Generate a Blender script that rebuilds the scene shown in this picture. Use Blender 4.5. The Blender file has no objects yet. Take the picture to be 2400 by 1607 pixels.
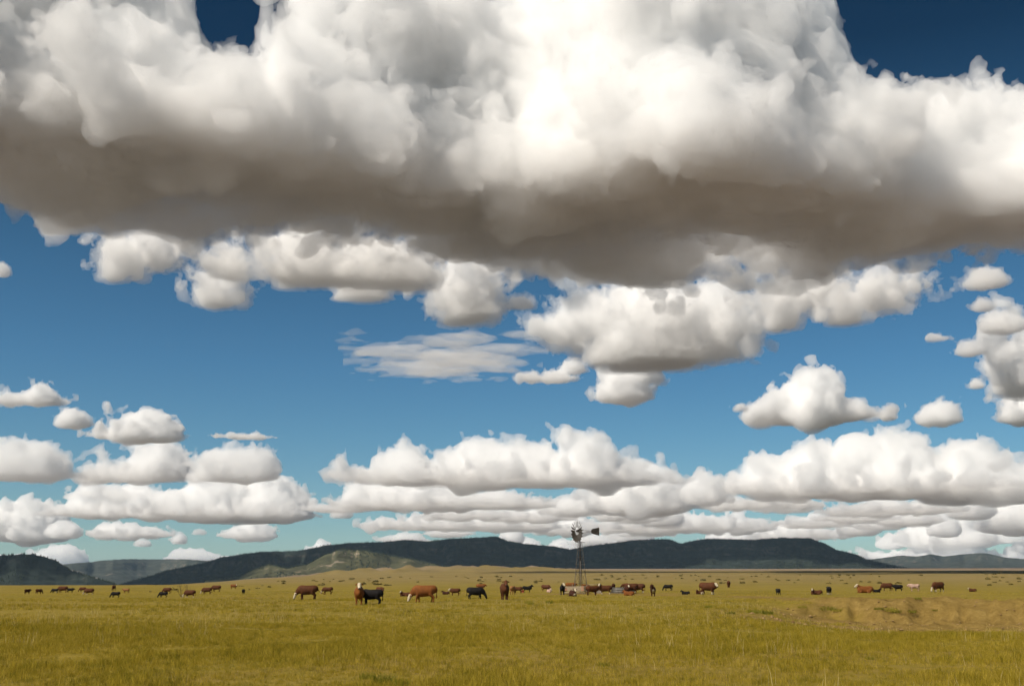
import bpy, bmesh, math, random
import numpy as np
from mathutils import Vector, Matrix

C = bpy.context.scene.collection
SC = bpy.context.scene
R = math.radians

# ------------------------------------------------------------------ camera
CAM_H = 1.9
cam_data = bpy.data.cameras.new('camera')
cam_data.sensor_width = 36.0
cam_data.lens = 38.6
cam_data.clip_start = 0.1
cam_data.clip_end = 200000.0
cam = bpy.data.objects.new('camera', cam_data)
C.objects.link(cam)
cam.location = (0, 0, CAM_H)
cam.rotation_euler = (R(90 + 12.075), 0, 0)
SC.camera = cam

SC.view_settings.view_transform = 'Standard'
SC.view_settings.look = 'None'
SC.view_settings.exposure = 0.15
SC.view_settings.gamma = 1.0
SC.view_settings.use_curve_mapping = False
SC.render.engine = 'CYCLES'
SC.cycles.use_adaptive_sampling = True
SC.cycles.adaptive_threshold = 0.03
SC.cycles.use_denoising = True
SC.cycles.max_bounces = 30
SC.cycles.diffuse_bounces = 2
SC.cycles.glossy_bounces = 1
SC.cycles.transmission_bounces = 2
SC.cycles.transparent_max_bounces = 12
SC.cycles.volume_bounces = 28

# sun: high afternoon sun from the left, slightly behind the camera
SUN_AZ, SUN_EL = -128.0, 46.0
SUN_DIR = Vector((math.sin(R(SUN_AZ)) * math.cos(R(SUN_EL)),
                  math.cos(R(SUN_AZ)) * math.cos(R(SUN_EL)), math.sin(R(SUN_EL))))
sun_data = bpy.data.lights.new('sun', 'SUN')
sun_data.energy = 4.7
sun_data.angle = R(0.53)
sun_data.color = (1.0, 0.918, 0.80)
sun = bpy.data.objects.new('sun', sun_data)
C.objects.link(sun)
sun.rotation_euler = SUN_DIR.to_track_quat('Z', 'Y').to_euler()
sun.location = (0, 0, 50)


# ------------------------------------------------------------------ node writing helper
class NB:
    """small expression writer for shader nodes"""
    def __init__(self, tree):
        self.t = tree

    def node(self, typ, **kw):
        n = self.t.nodes.new(typ)
        for k, v in kw.items():
            setattr(n, k, v)
        return n

    def put(self, sock, v):
        if isinstance(v, V):
            self.t.links.new(v.s, sock)
        elif isinstance(v, bpy.types.NodeSocket):
            self.t.links.new(v, sock)
        else:
            sock.default_value = v

    def math(self, op, *a, clamp=False):
        n = self.node('ShaderNodeMath', operation=op, use_clamp=clamp)
        for i, v in enumerate(a):
            self.put(n.inputs[i], v)
        return V(self, n.outputs[0])

    def vmath(self, op, *a):
        n = self.node('ShaderNodeVectorMath', operation=op)
        for i, v in enumerate(a):
            self.put(n.inputs[i], v)
        return V(self, n.outputs[1] if op in ('LENGTH', 'DOT_PRODUCT', 'DISTANCE') else n.outputs[0])

    def scale(self, v, k):
        n = self.node('ShaderNodeVectorMath', operation='SCALE')
        self.put(n.inputs[0], v)
        self.put(n.inputs['Scale'], k)
        return V(self, n.outputs[0])

    def xyz(self, x, y, z):
        n = self.node('ShaderNodeCombineXYZ')
        for i, v in enumerate((x, y, z)):
            self.put(n.inputs[i], v)
        return V(self, n.outputs[0])

    def sep(self, v):
        n = self.node('ShaderNodeSeparateXYZ')
        self.put(n.inputs[0], v)
        return [V(self, o) for o in n.outputs]

    def sstep(self, x, a, b, lo=0.0, hi=1.0):
        n = self.node('ShaderNodeMapRange', interpolation_type='SMOOTHSTEP')
        for i, v in enumerate((x, a, b, lo, hi)):
            self.put(n.inputs[i], v)
        return V(self, n.outputs[0])

    def lin(self, x, a, b, lo=0.0, hi=1.0):
        n = self.node('ShaderNodeMapRange')
        n.clamp = True
        for i, v in enumerate((x, a, b, lo, hi)):
            self.put(n.inputs[i], v)
        return V(self, n.outputs[0])

    def mix(self, f, a, b):
        n = self.node('ShaderNodeMix', data_type='FLOAT')
        self.put(n.inputs[0], f)
        self.put(n.inputs[2], a)
        self.put(n.inputs[3], b)
        return V(self, n.outputs[0])

    def mixc(self, f, a, b, mode='MIX'):
        n = self.node('ShaderNodeMix', data_type='RGBA', blend_type=mode)
        self.put(n.inputs[0], f)
        for i, v in ((6, a), (7, b)):
            if isinstance(v, (tuple, list)) and len(v) == 3:
                v = tuple(v) + (1.0,)
            self.put(n.inputs[i], v)
        return V(self, n.outputs[2])

    def noise(self, vec, scale=1.0, detail=4.0, rough=0.5, lac=2.0, dist=0.0, typ='FBM'):
        n = self.node('ShaderNodeTexNoise', noise_dimensions='3D')
        n.noise_type = typ
        self.put(n.inputs['Vector'], vec)
        self.put(n.inputs['Scale'], scale)
        n.inputs['Detail'].default_value = detail
        n.inputs['Roughness'].default_value = rough
        n.inputs['Lacunarity'].default_value = lac
        n.inputs['Distortion'].default_value = dist
        return V(self, n.outputs[0])

    def noisec(self, vec, scale=1.0, detail=2.0, rough=0.5):
        n = self.node('ShaderNodeTexNoise', noise_dimensions='3D')
        self.put(n.inputs['Vector'], vec)
        self.put(n.inputs['Scale'], scale)
        n.inputs['Detail'].default_value = detail
        n.inputs['Roughness'].default_value = rough
        return V(self, n.outputs[1])

    def voro(self, vec, scale=1.0, detail=0.0, rough=0.5, smooth=None, feature='F1'):
        n = self.node('ShaderNodeTexVoronoi', voronoi_dimensions='3D', feature='SMOOTH_F1' if smooth else feature)
        n.normalize = detail > 0
        self.put(n.inputs['Vector'], vec)
        self.put(n.inputs['Scale'], scale)
        n.inputs['Detail'].default_value = detail
        n.inputs['Roughness'].default_value = rough
        if smooth:
            n.inputs['Smoothness'].default_value = smooth
        return V(self, n.outputs['Distance'])

    def ramp(self, x, stops, interp='LINEAR'):
        n = self.node('ShaderNodeValToRGB')
        r = n.color_ramp
        r.interpolation = interp
        while len(r.elements) < len(stops):
            r.elements.new(0.5)
        for e, (p, c) in zip(r.elements, stops):
            e.position = p
        for e, (p, c) in zip(r.elements, stops):
            e.position = p
            e.color = tuple(c) + (1.0,) if len(c) == 3 else c
        self.put(n.inputs[0], x)
        return V(self, n.outputs[0])

    def curve(self, x, pts):
        n = self.node('ShaderNodeFloatCurve')
        c = n.mapping.curves[0]
        n.mapping.use_clip = True
        while len(c.points) < len(pts):
            c.points.new(0.5, 0.5)
        for p, (a, b) in zip(c.points, pts):
            p.location = (a, b)
            p.handle_type = 'AUTO'
        n.mapping.update()
        self.put(n.inputs['Value'], x)
        return V(self, n.outputs[0])

    def bump(self, h, strength, dist):
        n = self.node('ShaderNodeBump')
        n.inputs['Strength'].default_value = strength
        n.inputs['Distance'].default_value = dist
        self.put(n.inputs['Height'], h)
        return V(self, n.outputs[0])


class V:
    def __init__(self, b, s):
        self.b, self.s = b, s

    def __add__(self, o): return self.b.math('ADD', self, o)
    __radd__ = __add__
    def __sub__(self, o): return self.b.math('SUBTRACT', self, o)
    def __rsub__(self, o): return self.b.math('SUBTRACT', o, self)
    def __mul__(self, o): return self.b.math('MULTIPLY', self, o)
    __rmul__ = __mul__
    def __truediv__(self, o): return self.b.math('DIVIDE', self, o)
    def max(self, o): return self.b.math('MAXIMUM', self, o)
    def min(self, o): return self.b.math('MINIMUM', self, o)
    def clamp(self): return self.b.math('ADD', self, 0.0, clamp=True)


# ------------------------------------------------------------------ world: clear daylight sky
def build_world():
    w = bpy.data.worlds.new('World')
    SC.world = w
    w.use_nodes = True
    t = w.node_tree
    t.nodes.clear()
    b = NB(t)
    out = b.node('ShaderNodeOutputWorld')
    bg = b.node('ShaderNodeBackground')
    bg.inputs['Strength'].default_value = 0.1
    t.links.new(bg.outputs[0], out.inputs[0])
    sky = b.node('ShaderNodeTexSky', sky_type='NISHITA')
    sky.sun_disc = False
    sky.sun_elevation = R(SUN_EL)
    sky.sun_rotation = R(SUN_AZ)
    sky.altitude = 1900.0
    sky.air_density = 1.0
    sky.dust_density = 0.4
    sky.ozone_density = 1.5
    tc = b.node('ShaderNodeTexCoord')
    x, y, z = b.sep(V(b, tc.outputs['Generated']))
    el = b.math('ARCSINE', z) * (180 / math.pi)
    # polarised, deep blue air of the photograph: darker the higher one looks
    air = b.ramp(b.lin(el, 0.0, 40.0), SKY_FILTER)
    col = b.mixc(1.0, V(b, sky.outputs[0]), air, 'MULTIPLY')
    t.links.new(col.s, bg.inputs['Color'])


SKY_FILTER = [(0.0, (0.48, 0.60, 0.59)), (0.04, (0.47, 0.61, 0.62)), (0.10, (0.43, 0.61, 0.64)), (0.18, (0.365, 0.60, 0.66)), (0.27, (0.31, 0.57, 0.66)),
              (0.375, (0.26, 0.51, 0.59)), (0.50, (0.175, 0.385, 0.455)), (0.66, (0.058, 0.185, 0.25)), (1.0, (0.045, 0.14, 0.195))]
build_world()


# ------------------------------------------------------------------ shared making helpers
def mat(name):
    m = bpy.data.materials.new(name)
    m.use_nodes = True
    t = m.node_tree
    p = t.nodes['Principled BSDF']
    return m, NB(t), p


def setp(p, **kw):
    for k, v in kw.items():
        p.inputs[k.replace('_', ' ')].default_value = v


def mesh_np(name, co, quads=None, tris=None, smooth=True):
    """mesh from numpy arrays"""
    me = bpy.data.meshes.new(name)
    co = np.asarray(co, np.float32)
    me.vertices.add(len(co))
    me.vertices.foreach_set('co', co.ravel())
    nq = 0 if quads is None else len(quads)
    nt = 0 if tris is None else len(tris)
    loops = []
    if nq:
        loops.append(np.asarray(quads, np.int32).ravel())
    if nt:
        loops.append(np.asarray(tris, np.int32).ravel())
    loops = np.concatenate(loops)
    me.loops.add(len(loops))
    me.loops.foreach_set('vertex_index', loops)
    me.polygons.add(nq + nt)
    tot = np.concatenate([np.full(nq, 4, np.int32), np.full(nt, 3, np.int32)])
    st = np.concatenate([[0], np.cumsum(tot)[:-1]]).astype(np.int32)
    me.polygons.foreach_set('loop_start', st)
    me.polygons.foreach_set('loop_total', tot)
    me.polygons.foreach_set('use_smooth', np.full(nq + nt, smooth, bool))
    me.update(calc_edges=True)
    return me


def add(name, me, m=None, parent=None, label=None, cat=None, group=None, kind=None, loc=None, rotz=None):
    o = bpy.data.objects.new(name, me)
    C.objects.link(o)
    if m is not None and me is not None and len(me.materials) == 0:
        me.materials.append(m)
    if parent is not None:
        o.parent = parent
    if loc is not None:
        o.location = loc
    if rotz is not None:
        o.rotation_euler = (0, 0, rotz)
    for k, v in (('label', label), ('category', cat), ('group', group), ('kind', kind)):
        if v:
            o[k] = v
    return o


# ------------------------------------------------------------------ clouds: real heaps of cloud at their own distance, lit by the sun
import openvdb as vdb
PX = R(0.049)


def good_axis(a, b, step):
    """axis whose length suits the transform"""
    n = int(math.ceil((b - a) / step))
    while True:
        m = n
        for q in (2, 3, 5):
            while m % q == 0:
                m //= q
        if m == 1 and n % 2 == 0:
            break
        n += 1
    return (a + np.arange(n) * step).astype(np.float32)


def band_noise(shape, vox, waves, amps, seed, puff=0.7):
    """sum of band limited random fields; |g| gives rounded puffs with creases between them"""
    rng = np.random.default_rng(seed)
    g = rng.standard_normal(shape).astype(np.float32)
    G = np.fft.rfftn(g)
    kx = np.fft.fftfreq(shape[0], vox[0])[:, None, None]
    ky = np.fft.fftfreq(shape[1], vox[1])[None, :, None]
    kz = np.fft.rfftfreq(shape[2], vox[2])[None, None, :]
    lk = (0.5 * np.log(kx * kx + ky * ky + kz * kz + 1e-12)).astype(np.float32)
    out = []
    for wv, am in zip(waves, amps):
        fl = np.exp(-((lk - math.log(1.0 / wv)) / 0.42) ** 2)
        f = np.fft.irfftn(G * fl, s=shape).astype(np.float32)
        f /= f.std() + 1e-9
        p = np.abs(f) - 0.8
        out.append(am * (puff * p + (1 - puff) * f))
    return out


def without_islands(pts, tris, quads, drop):
    """leave out specks much smaller than the largest connected piece"""
    n = len(pts)
    if n == 0:
        return pts, tris, quads
    lab = np.arange(n)
    allf = [f for f in (tris, quads) if len(f)]
    for _ in range(400):
        new = lab.copy()
        for f in allf:
            m = lab[f].min(1)
            for c in range(f.shape[1]):
                np.minimum.at(new, f[:, c], m)
        new = new[new]
        if np.array_equal(new, lab):
            break
        lab = new
    cnt = np.bincount(lab, minlength=n)
    ok = cnt[lab] > drop * cnt.max()
    idx = (np.cumsum(ok) - 1).astype(np.int32)
    return (pts[ok],) + tuple(idx[f[ok[f].all(1)]] if len(f) else f for f in (tris, quads))


def iso_mesh(name, f, origin, vox, drop=0.0, adapt=0.0):
    """surface where f crosses zero (inside > 0)"""
    f = np.ascontiguousarray(-f, np.float32)
    f[0] = f[-1] = 1
    f[:, 0] = f[:, -1] = 1
    f[:, :, 0] = f[:, :, -1] = 1
    g = vdb.FloatGrid(3e4)
    g.copyFromArray(f)
    pts, tris, quads = g.convertToPolygons(0.0, adapt)
    if drop:
        pts, tris, quads = without_islands(pts, tris, quads, drop)
    if len(pts) == 0:
        return None
    co = pts * np.asarray(vox) + np.asarray(origin)
    return mesh_np(name, co, quads=quads if len(quads) else None, tris=tris if len(tris) else None)


BASE_H = 1500.0
ADAPT = 0.45


def make_cloud(lobes, seed, dist=None, res=1.15, rough=1.0, flat=3.5, ragged=0.0, core=0.10, fine=1.0, drop=0.03):
    """lobes: (azimuth, elevation of base, half width, height) in degrees.
    returns the thin outer vapour, the dense core, a location and a rotation"""
    a0 = sum(l[0] * l[2] for l in lobes) / sum(l[2] for l in lobes)
    e0 = min(l[1] for l in lobes)
    D = dist or min(BASE_H / math.tan(R(max(e0, 0.5))), 52000.0)
    zb = D * math.tan(R(e0))
    dx = D * PX * res
    dz = D * PX * res
    dy = D * PX * res * 2.0
    rng = np.random.default_rng(seed + 5)
    L0 = [(D * math.tan(R(l[0] - a0)), D * math.tan(R(l[1])) - zb, D * R(l[2]), D * R(l[3])) for l in lobes]
    mh = max(l[3] for l in L0)
    L = []
    for (lx, lz, lw, lh) in L0:
        if lw / lh < 1.5:
            L.append((lx, lz, lw, lh))
            continue
        L.append((lx, lz, lw * 0.97, lh * 0.36))
        n = int(round(lw / lh * 1.3)) + 1
        for k in range(n):                       # heaps standing on the slab
            t = (k + rng.uniform(0.2, 0.8)) / n * 2 - 1
            w = lh * rng.uniform(0.45, 1.2)
            L.append((lx + t * max(lw - w, 0), lz, w, lh * (1 - 0.40 * t * t) * rng.uniform(0.42, 1.08)))
    x0 = min(l[0] - l[2] for l in L); x1 = max(l[0] + l[2] for l in L)
    z1 = max(l[1] + l[3] for l in L)
    m = mh * 0.38
    xs = good_axis(x0 - m, x1 + m, dx)
    zs = good_axis(-m * 0.8, z1 + m, dz)
    ry = min(max(max(l[2] for l in L0) * 0.6, mh * 0.9), mh * 1.6)
    ys = good_axis(-ry - m, ry + m, dy)
    shape = (len(xs), len(ys), len(zs))
    Xg, Yg, Zg = xs[:, None, None], ys[None, :, None], zs[None, None, :]
    waves = [mh * 1.1, mh * 0.55, mh * 0.28, mh * 0.14, mh * 0.075, mh * 0.04]
    amps = [mh * 0.12, mh * 0.10, mh * 0.070, mh * 0.045, mh * 0.028, mh * 0.017]
    amps = amps[:3] + [a * fine for a in amps[3:]]
    keep = [i for i in range(6) if waves[i] > 2.3 * dx]
    bands = band_noise(shape, (dx, dy, dz), [waves[i] for i in keep], [amps[i] for i in keep], seed)
    nz = sum(bands) * rough
    F = None
    wob = bands[0] * 0.9
    for (lx, lz, lw, lh) in L:
        rr = min(max(lw * 0.8, lh * 0.8), ry)
        ly = rng.uniform(-0.4, 0.4) * (ry - rr)
        zz = (Zg - lz) + wob * 0.5
        zz = np.where(zz > 0, zz, -zz * flat)
        q = ((Xg - lx + wob * 1.2) / lw) ** 2 + ((Yg - ly) / rr) ** 2 + (zz / lh) ** 2
        f = (1 - np.sqrt(q)) * min(lh, lw) * 0.9
        if F is None:
            F = f
        else:                                   # smooth union
            k = mh * 0.08
            h = np.clip(0.5 + 0.5 * (f - F) / k, 0, 1)
            F = F * (1 - h) + f * h + k * h * (1 - h)
    damp = np.clip(0.40 + Zg / (mh * 0.45), 0.35 if drop < 0.01 else 0.20, 1.0)     # calmer underside
    back = np.clip((Yg + 0.1 * ry) / (0.7 * ry), 0, 1)
    damp = damp * (1 - 0.75 * back * back * (3 - 2 * back))       # the lee side is smoother
    G = F + (bands[0] + (bands[1] if len(bands) > 1 else 0)) * rough + mh * 0.07
    if drop < 0.01 and len(bands) > 2:
        G = G + bands[2] * rough + mh * 0.05
    F = np.minimum(F + nz * damp - ragged * mh + mh * 0.03, G)      # nothing adrift far from the heap
    org, vox = (xs[0], ys[0], zs[0]), (dx, dy, dz)
    inner = F - core * mh
    outer = iso_mesh('cloud', F, org, vox, drop, ADAPT)
    inner = iso_mesh('dense_core', inner[::2, ::2, ::2], org, tuple(2 * q for q in vox), 0.01, ADAPT) if inner.max() > 0 else None
    loc = (D * math.sin(R(a0)), D * math.cos(R(a0)), zb)
    return outer, inner, loc, -R(a0)


def interp(x, pts):
    return np.interp(x, [p[0] for p in pts], [p[1] for p in pts])


BANK_LOW = [(-40, 17.0), (-33.44, 17.18), (-29.02, 17.75), (-26.17, 18.4), (-24.94, 17.75), (-23.48, 16.98), (-21.81, 16.75), (-19.32, 17.23), (-16.95, 17.52), (-12.92, 17.43), (-7.59, 17.03), (-4.75, 16.22), (-0.5, 15.7), (3.04, 15.11), (7.25, 14.79), (10.96, 15.43), (13.43, 15.2), (16.73, 15.2), (18.89, 15.2), (21.01, 15.02), (23.06, 15.03), (25.88, 15.02), (30.68, 14.89), (40, 15)]
BANK_NEAR = [(-40, 22.4), (-26, 22.2), (-20, 22.4), (-14, 23.0), (-9, 21.6), (-4, 20.6), (0, 20.6), (4, 21.8), (10, 22.5), (14, 21.5), (18, 19.9), (22, 18.5), (26, 17.8), (40, 17.6)]
BANK_TOP = [(-40, 37), (-20, 37), (-19.0, 31.0), (-17.4, 25.6), (-13.5, 25.2), (-12.0, 30.5), (-11, 37), (0, 37.0), (8, 36), (13, 33.5), (16.0, 31.0), (17.6, 28.0), (18.4, 23.8), (20.5, 22.6), (23.0, 22.4), (26, 22.2), (28, 21.8), (40, 21)]


def smin(a, b, k):
    h = np.clip(0.5 + 0.5 * (b - a) / k, 0, 1)
    return b * (1 - h) + a * h - k * h * (1 - h)


def make_bank():
    dx, dy, dz = BANK_RES
    xs = good_axis(-3200, 3200, dx)
    ys = good_axis(2800, 5950, dy)
    zs = good_axis(1300, 3000, dz)
    shape = (len(xs), len(ys), len(zs))
    waves = [900, 430, 210, 105, 55, 30]
    amps = [75, 64, 50, 36, 25, 16]
    bands = band_noise(shape, (dx, dy, dz), waves, amps, 11)
    big = bands[0]
    nz = sum(bands)
    X2, Y2 = xs[:, None], ys[None, :]
    az = np.degrees(np.arctan2(X2, Y2))
    r = np.hypot(X2, Y2)
    rn = (BASE_H / np.tan(np.radians(interp(az, BANK_NEAR)))).astype(np.float32)
    rf = (BASE_H / np.tan(np.radians(interp(az, BANK_LOW)))).astype(np.float32)
    Z = zs[None, None, :]
    azw = az[:, :, None] + big / 75.0 * 0.75 + bands[1] / 64.0 * 0.8 + bands[2] / 50.0 * 0.4
    top = np.tan(np.radians(interp(azw, BANK_TOP))).astype(np.float32)
    fn = (r - rn)[:, :, None] - 0.30 * (Z - BASE_H)        # near wall leans back a little
    ff = (rf - r)[:, :, None] - 0.10 * (Z - BASE_H)
    fb = (Z - BASE_H) * 1.2
    roof = np.minimum(r[:, :, None] * top + CAM_H, BASE_H + np.maximum(1550.0 - 1.0 * (r - rn), 170.0)[:, :, None])
    ft = np.minimum((roof - Z) * 0.8, 400)
    F = smin(smin(smin(fn, ff, 140.0), fb, 140.0), ft, 100.0) + 35
    rim = np.exp(-np.clip(ff, 0, None) / 170.0) * 0.8
    damp = np.clip(0.40 + (Z - BASE_H) / 420.0 + rim, 0.40, 1.0)
    G = F + bands[0] + bands[1] + bands[2] + 30
    F = np.minimum(np.minimum(F + nz * damp + big * 0.3, G), (roof + 110 + 1.6 * (bands[2] + bands[3] + bands[4]) - Z) * 0.8)
    org, vox = (xs[0], ys[0], zs[0]), (dx, dy, dz)
    inner = F - 85.0
    return iso_mesh('cloud', F, org, vox, 0.05, ADAPT), iso_mesh('dense_core', inner[::2, ::2, ::2], org, tuple(2 * q for q in vox), 0.05, ADAPT)


def cloud_material(name, density):
    """cloud vapour: a scattering volume inside the cloud's surface"""
    m = bpy.data.materials.new(name)
    m.use_nodes = True
    t = m.node_tree
    t.nodes.clear()
    o = t.nodes.new('ShaderNodeOutputMaterial')
    v = t.nodes.new('ShaderNodeVolumeScatter')
    v.inputs['Color'].default_value = (1.0, 1.0, 1.0, 1)
    v.inputs['Density'].default_value = density
    v.inputs['Anisotropy'].default_value = 0.1
    t.links.new(v.outputs[0], o.inputs['Volume'])
    return m


BANK_RES = (12.5, 20.0, 12.5)
import time
_t = time.time()
M_CLOUD = cloud_material('cloud_vapour', 0.010)
M_CORE = cloud_material('dense_cloud_core', 0.017)
M_CLOUD_FAR = cloud_material('cloud_vapour_far', 0.005)
M_CORE_FAR = cloud_material('dense_cloud_core_far', 0.0045)
M_CLOUD_THIN = cloud_material('cloud_vapour_thin', 0.0065)
GROUP = 'clouds in the afternoon sky'
bank, bank_core = make_bank()
_o = add('cloud', bank, M_CLOUD, label='huge cloud bank overhead with a white sunlit wall and dark flat base', cat='cloud', group=GROUP)
add('dense_core', bank_core, M_CORE, _o)
print('bank', len(bank.polygons), time.time() - _t)

SKY = {
    'right_big': [(18.38, 4.14, 6.31, 2.08), (18.99, 4.37, 2.53, 2.81), (22.46, 4.07, 2.41, 2.54), (13.05, 4.38, 2.8, 1.8), (15.55, 4.33, 2.23, 2.37), (24.67, 3.81, 1.62, 1.79)],
    'centre_long': [(-3.32, 4.92, 5.1, 1.71), (-1.73, 4.93, 2.33, 2.33), (3.76, 4.92, 4.39, 1.98), (3.77, 5.05, 1.87, 2.42), (-5.75, 5.04, 1.76, 1.84), (0.67, 4.97, 2.66, 2.03), (-8.38, 5.14, 1.31, 0.7)],
    'left_bright': [(-15.06, 3.03, 4.5, 1.52), (-12.36, 3.11, 2.23, 2.05), (-15.27, 3.07, 1.97, 2.06), (-17.9, 3.03, 1.61, 1.24)],
    'left_stack': [(-19.41, 4.73, 2.6, 1.55), (-17.83, 4.99, 1.73, 1.78), (-20.39, 4.71, 1.57, 1.03)],
    'left_slab': [(-18.55, 6.81, 1.93, 1.38), (-20.15, 6.78, 1.09, 0.66)],
    'left_edge_heap': [(-23.84, 4.83, 2.17, 1.65), (-24.94, 4.79, 1.48, 1.67)],
    'left_plump': [(-14.24, 4.99, 2.21, 1.53), (-13.09, 5.1, 1.27, 1.5), (-16.23, 5.49, 0.62, 0.42)],
    'left_small_oval': [(-21.95, 7.28, 0.97, 0.82)],
    'left_edge_loaf': [(-23.56, 8.25, 1.53, 0.94), (-25.06, 8.16, 1.31, 0.68)],
    'triangle': [(14.92, 7.92, 2.28, 1.82), (15.86, 7.97, 1.28, 2.65), (17.4, 7.82, 1.58, 0.8), (13.44, 8.0, 1.06, 1.08)],
    'tri_puff': [(19.02, 7.75, 0.52, 0.59)],
    'right_grey': [(21.48, 7.47, 1.06, 1.07), (20.99, 7.45, 0.78, 0.83)],
    'right_edge': [(25.27, 7.38, 1.36, 1.44)],
    'right_tiny': [(23.25, 9.03, 0.42, 0.49)],
    'right_tall': [(25.43, 9.18, 1.28, 3.01), (24.46, 9.87, 1.12, 1.22)],
    'right_wing': [(23.1, 10.67, 0.8, 0.7)],
    'right_upper_oval': [(24.07, 13.87, 1.18, 0.93)],
    'right_upper_small': [(23.85, 12.74, 0.65, 0.57)],
    'right_upper_slant': [(24.62, 11.69, 1.23, 0.93)],
    'right_scrap': [(21.69, 11.42, 0.82, 0.37)],
    'column': [(5.84, 9.21, 1.67, 1.66), (6.75, 10.19, 1.22, 1.55), (5.63, 9.88, 1.12, 1.11)],
    'sausage': [(2.03, 10.14, 1.69, 0.8), (3.28, 10.62, 0.79, 0.78), (0.9, 10.15, 0.68, 0.49)],
    'lens': [(-13.92, 6.95, 1.59, 0.43)],
    'mid_cumulus': [(6.7, 3.55, 2.55, 2.35), (5.06, 3.56, 1.53, 1.52), (8.12, 3.71, 1.29, 1.52)],
    'centre_low': [(-4.41, 3.65, 5.07, 1.44), (-7.25, 3.68, 1.74, 1.43), (-0.44, 3.62, 2.65, 1.31)],
    'left_low': [(-20.65, 2.98, 2.45, 1.18), (-19.84, 3.86, 2.18, 1.03)],
    'left_far_low': [(-23.4, 1.93, 1.87, 1.69), (-24.7, 2.03, 1.47, 1.38)],
    'small_a': [(11.85, 8.41, 0.47, 0.39)],
    'fringe_left': [(-20.30, 15.62, 1.56, 1.62), (-20.65, 14.85, 0.99, 1.48), (-18.78, 16.08, 1.81, 1.49), (-19.32, 14.87, 0.67, 0.82)],
    'fringe_lump': [(-15.69, 14.08, 1.27, 1.81), (-15.10, 14.98, 1.17, 1.39), (-14.39, 13.99, 0.70, 1.17)],
    'fringe_long': [(-13.61, 15.72, 3.35, 1.96), (-10.96, 15.87, 2.67, 2.41), (-8.26, 15.78, 2.45, 2.27), (-6.21, 15.62, 2.72, 2.00)],
    'fringe_round': [(-8.00, 14.68, 1.72, 1.72)],
    'fringe_ball': [(-2.41, 14.37, 2.11, 3.17), (-3.44, 14.09, 1.23, 1.73), (-1.61, 14.60, 1.49, 2.30)],
    'fringe_scrap': [(0.46, 14.04, 0.99, 0.73)],
    'fringe_big': [(3.43, 13.35, 1.85, 2.31), (7.26, 12.28, 4.08, 3.73), (10.84, 12.82, 2.83, 2.70), (5.90, 11.87, 2.42, 2.02), (9.06, 12.67, 2.86, 2.57)],
    'fringe_right': [(14.13, 13.20, 1.38, 1.55), (17.32, 13.01, 1.34, 1.65), (15.69, 14.08, 3.62, 1.95), (19.45, 13.80, 1.75, 1.37), (20.49, 14.13, 1.30, 1.08)],
    'left_scrap': [(-25.8, 14.21, 0.56, 0.64)],
}
FAR_CLOUDS = [(5.97, 1.06, 0.63, 0.3), (7.6, 2.86, 1.26, 1.01), (-5.07, 1.16, 1.14, 0.38), (15.2, 1.21, 0.85, 0.49), (12.59, 1.74, 0.96, 0.81), (6.5, 2.98, 1.59, 0.97), (6.9, 2.17, 1.71, 0.47), (15.49, 2.63, 1.9, 0.62), (15.04, 2.6, 1.76, 0.67), (5.01, 1.48, 1.32, 0.46), (-7.29, 1.25, 1.29, 0.62), (5.3, 3.09, 1.59, 0.89), (6.17, 1.98, 1.14, 0.83), (-0.02, 1.88, 0.66, 0.79), (7.66, 2.69, 1.36, 0.86), (13.66, 3.39, 1.91, 0.84), (-3.35, 2.18, 1.28, 0.61), (-5.67, 1.88, 1.37, 0.57), (22.29, 0.9, 1.02, 0.51), (22.46, 3.02, 1.2, 1.05), (14.63, 0.99, 0.84, 0.3), (4.09, 1.75, 1.19, 0.65), (11.04, 1.75, 1.21, 0.88), (21.81, 1.32, 0.71, 0.68), (18.31, 2.48, 1.59, 0.68), (24.55, 1.28, 0.5, 0.57), (21.26, 2.17, 0.77, 0.92), (17.33, 2.29, 1.13, 0.96), (16.35, 0.81, 0.99, 0.41), (5.84, 0.89, 0.59, 0.61), (-9.23, 3.4, 1.83, 0.57), (13.87, 1.86, 0.85, 0.62), (-2.48, 3.08, 2.3, 0.87), (17.39, 3.15, 2.02, 0.66),
    (-21.94, 0.67, 1.29, 0.92), (-15.96, 0.9, 1.46, 0.7), (-14.33, 0.91, 1.24, 0.37), (-9.54, 1.22, 1.32, 0.72), (-4.16, 1.71, 0.92, 0.43), (0.77, 1.5, 0.96, 0.56), (2.84, 1.37, 1.31, 0.65), (4.8, 1.41, 2.06, 0.9), (11.25, 1.81, 1.43, 0.68), (20.87, 0.84, 4.43, 0.96), (-24.23, 0.82, 1.1, 0.43), (9.54, 1.35, 1.27, 0.55), (-21.95, 2.03, 0.91, 0.68), (-18.93, 2.03, 2.09, 0.9), (-16.62, 1.76, 0.44, 0.46), (-13.36, 2.04, 1.55, 0.97), (-15.67, 2.15, 0.37, 0.29), (-18.34, 1.58, 0.48, 0.33), (-2.64, 2.53, 5.27, 1.35), (2.63, 2.34, 2.08, 1.13), (7.86, 2.47, 4.05, 1.33), (14.6, 1.99, 2.54, 1.01), (21.41, 1.63, 2.79, 1.85), (17.09, 2.84, 1.89, 0.79), (19.46, 2.67, 1.84, 0.98), (24.55, 2.46, 1.97, 1.88), (10.86, 2.4, 2.52, 1.07), (-8.74, 3.13, 0.65, 0.54), (3.08, 3.35, 1.86, 1.05), (9.85, 3.95, 1.18, 1.34), (12.59, 3.49, 3.42, 1.02), (18.91, 3.18, 3.47, 0.99), (0.88, 2.99, 2.64, 0.87)]


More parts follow.
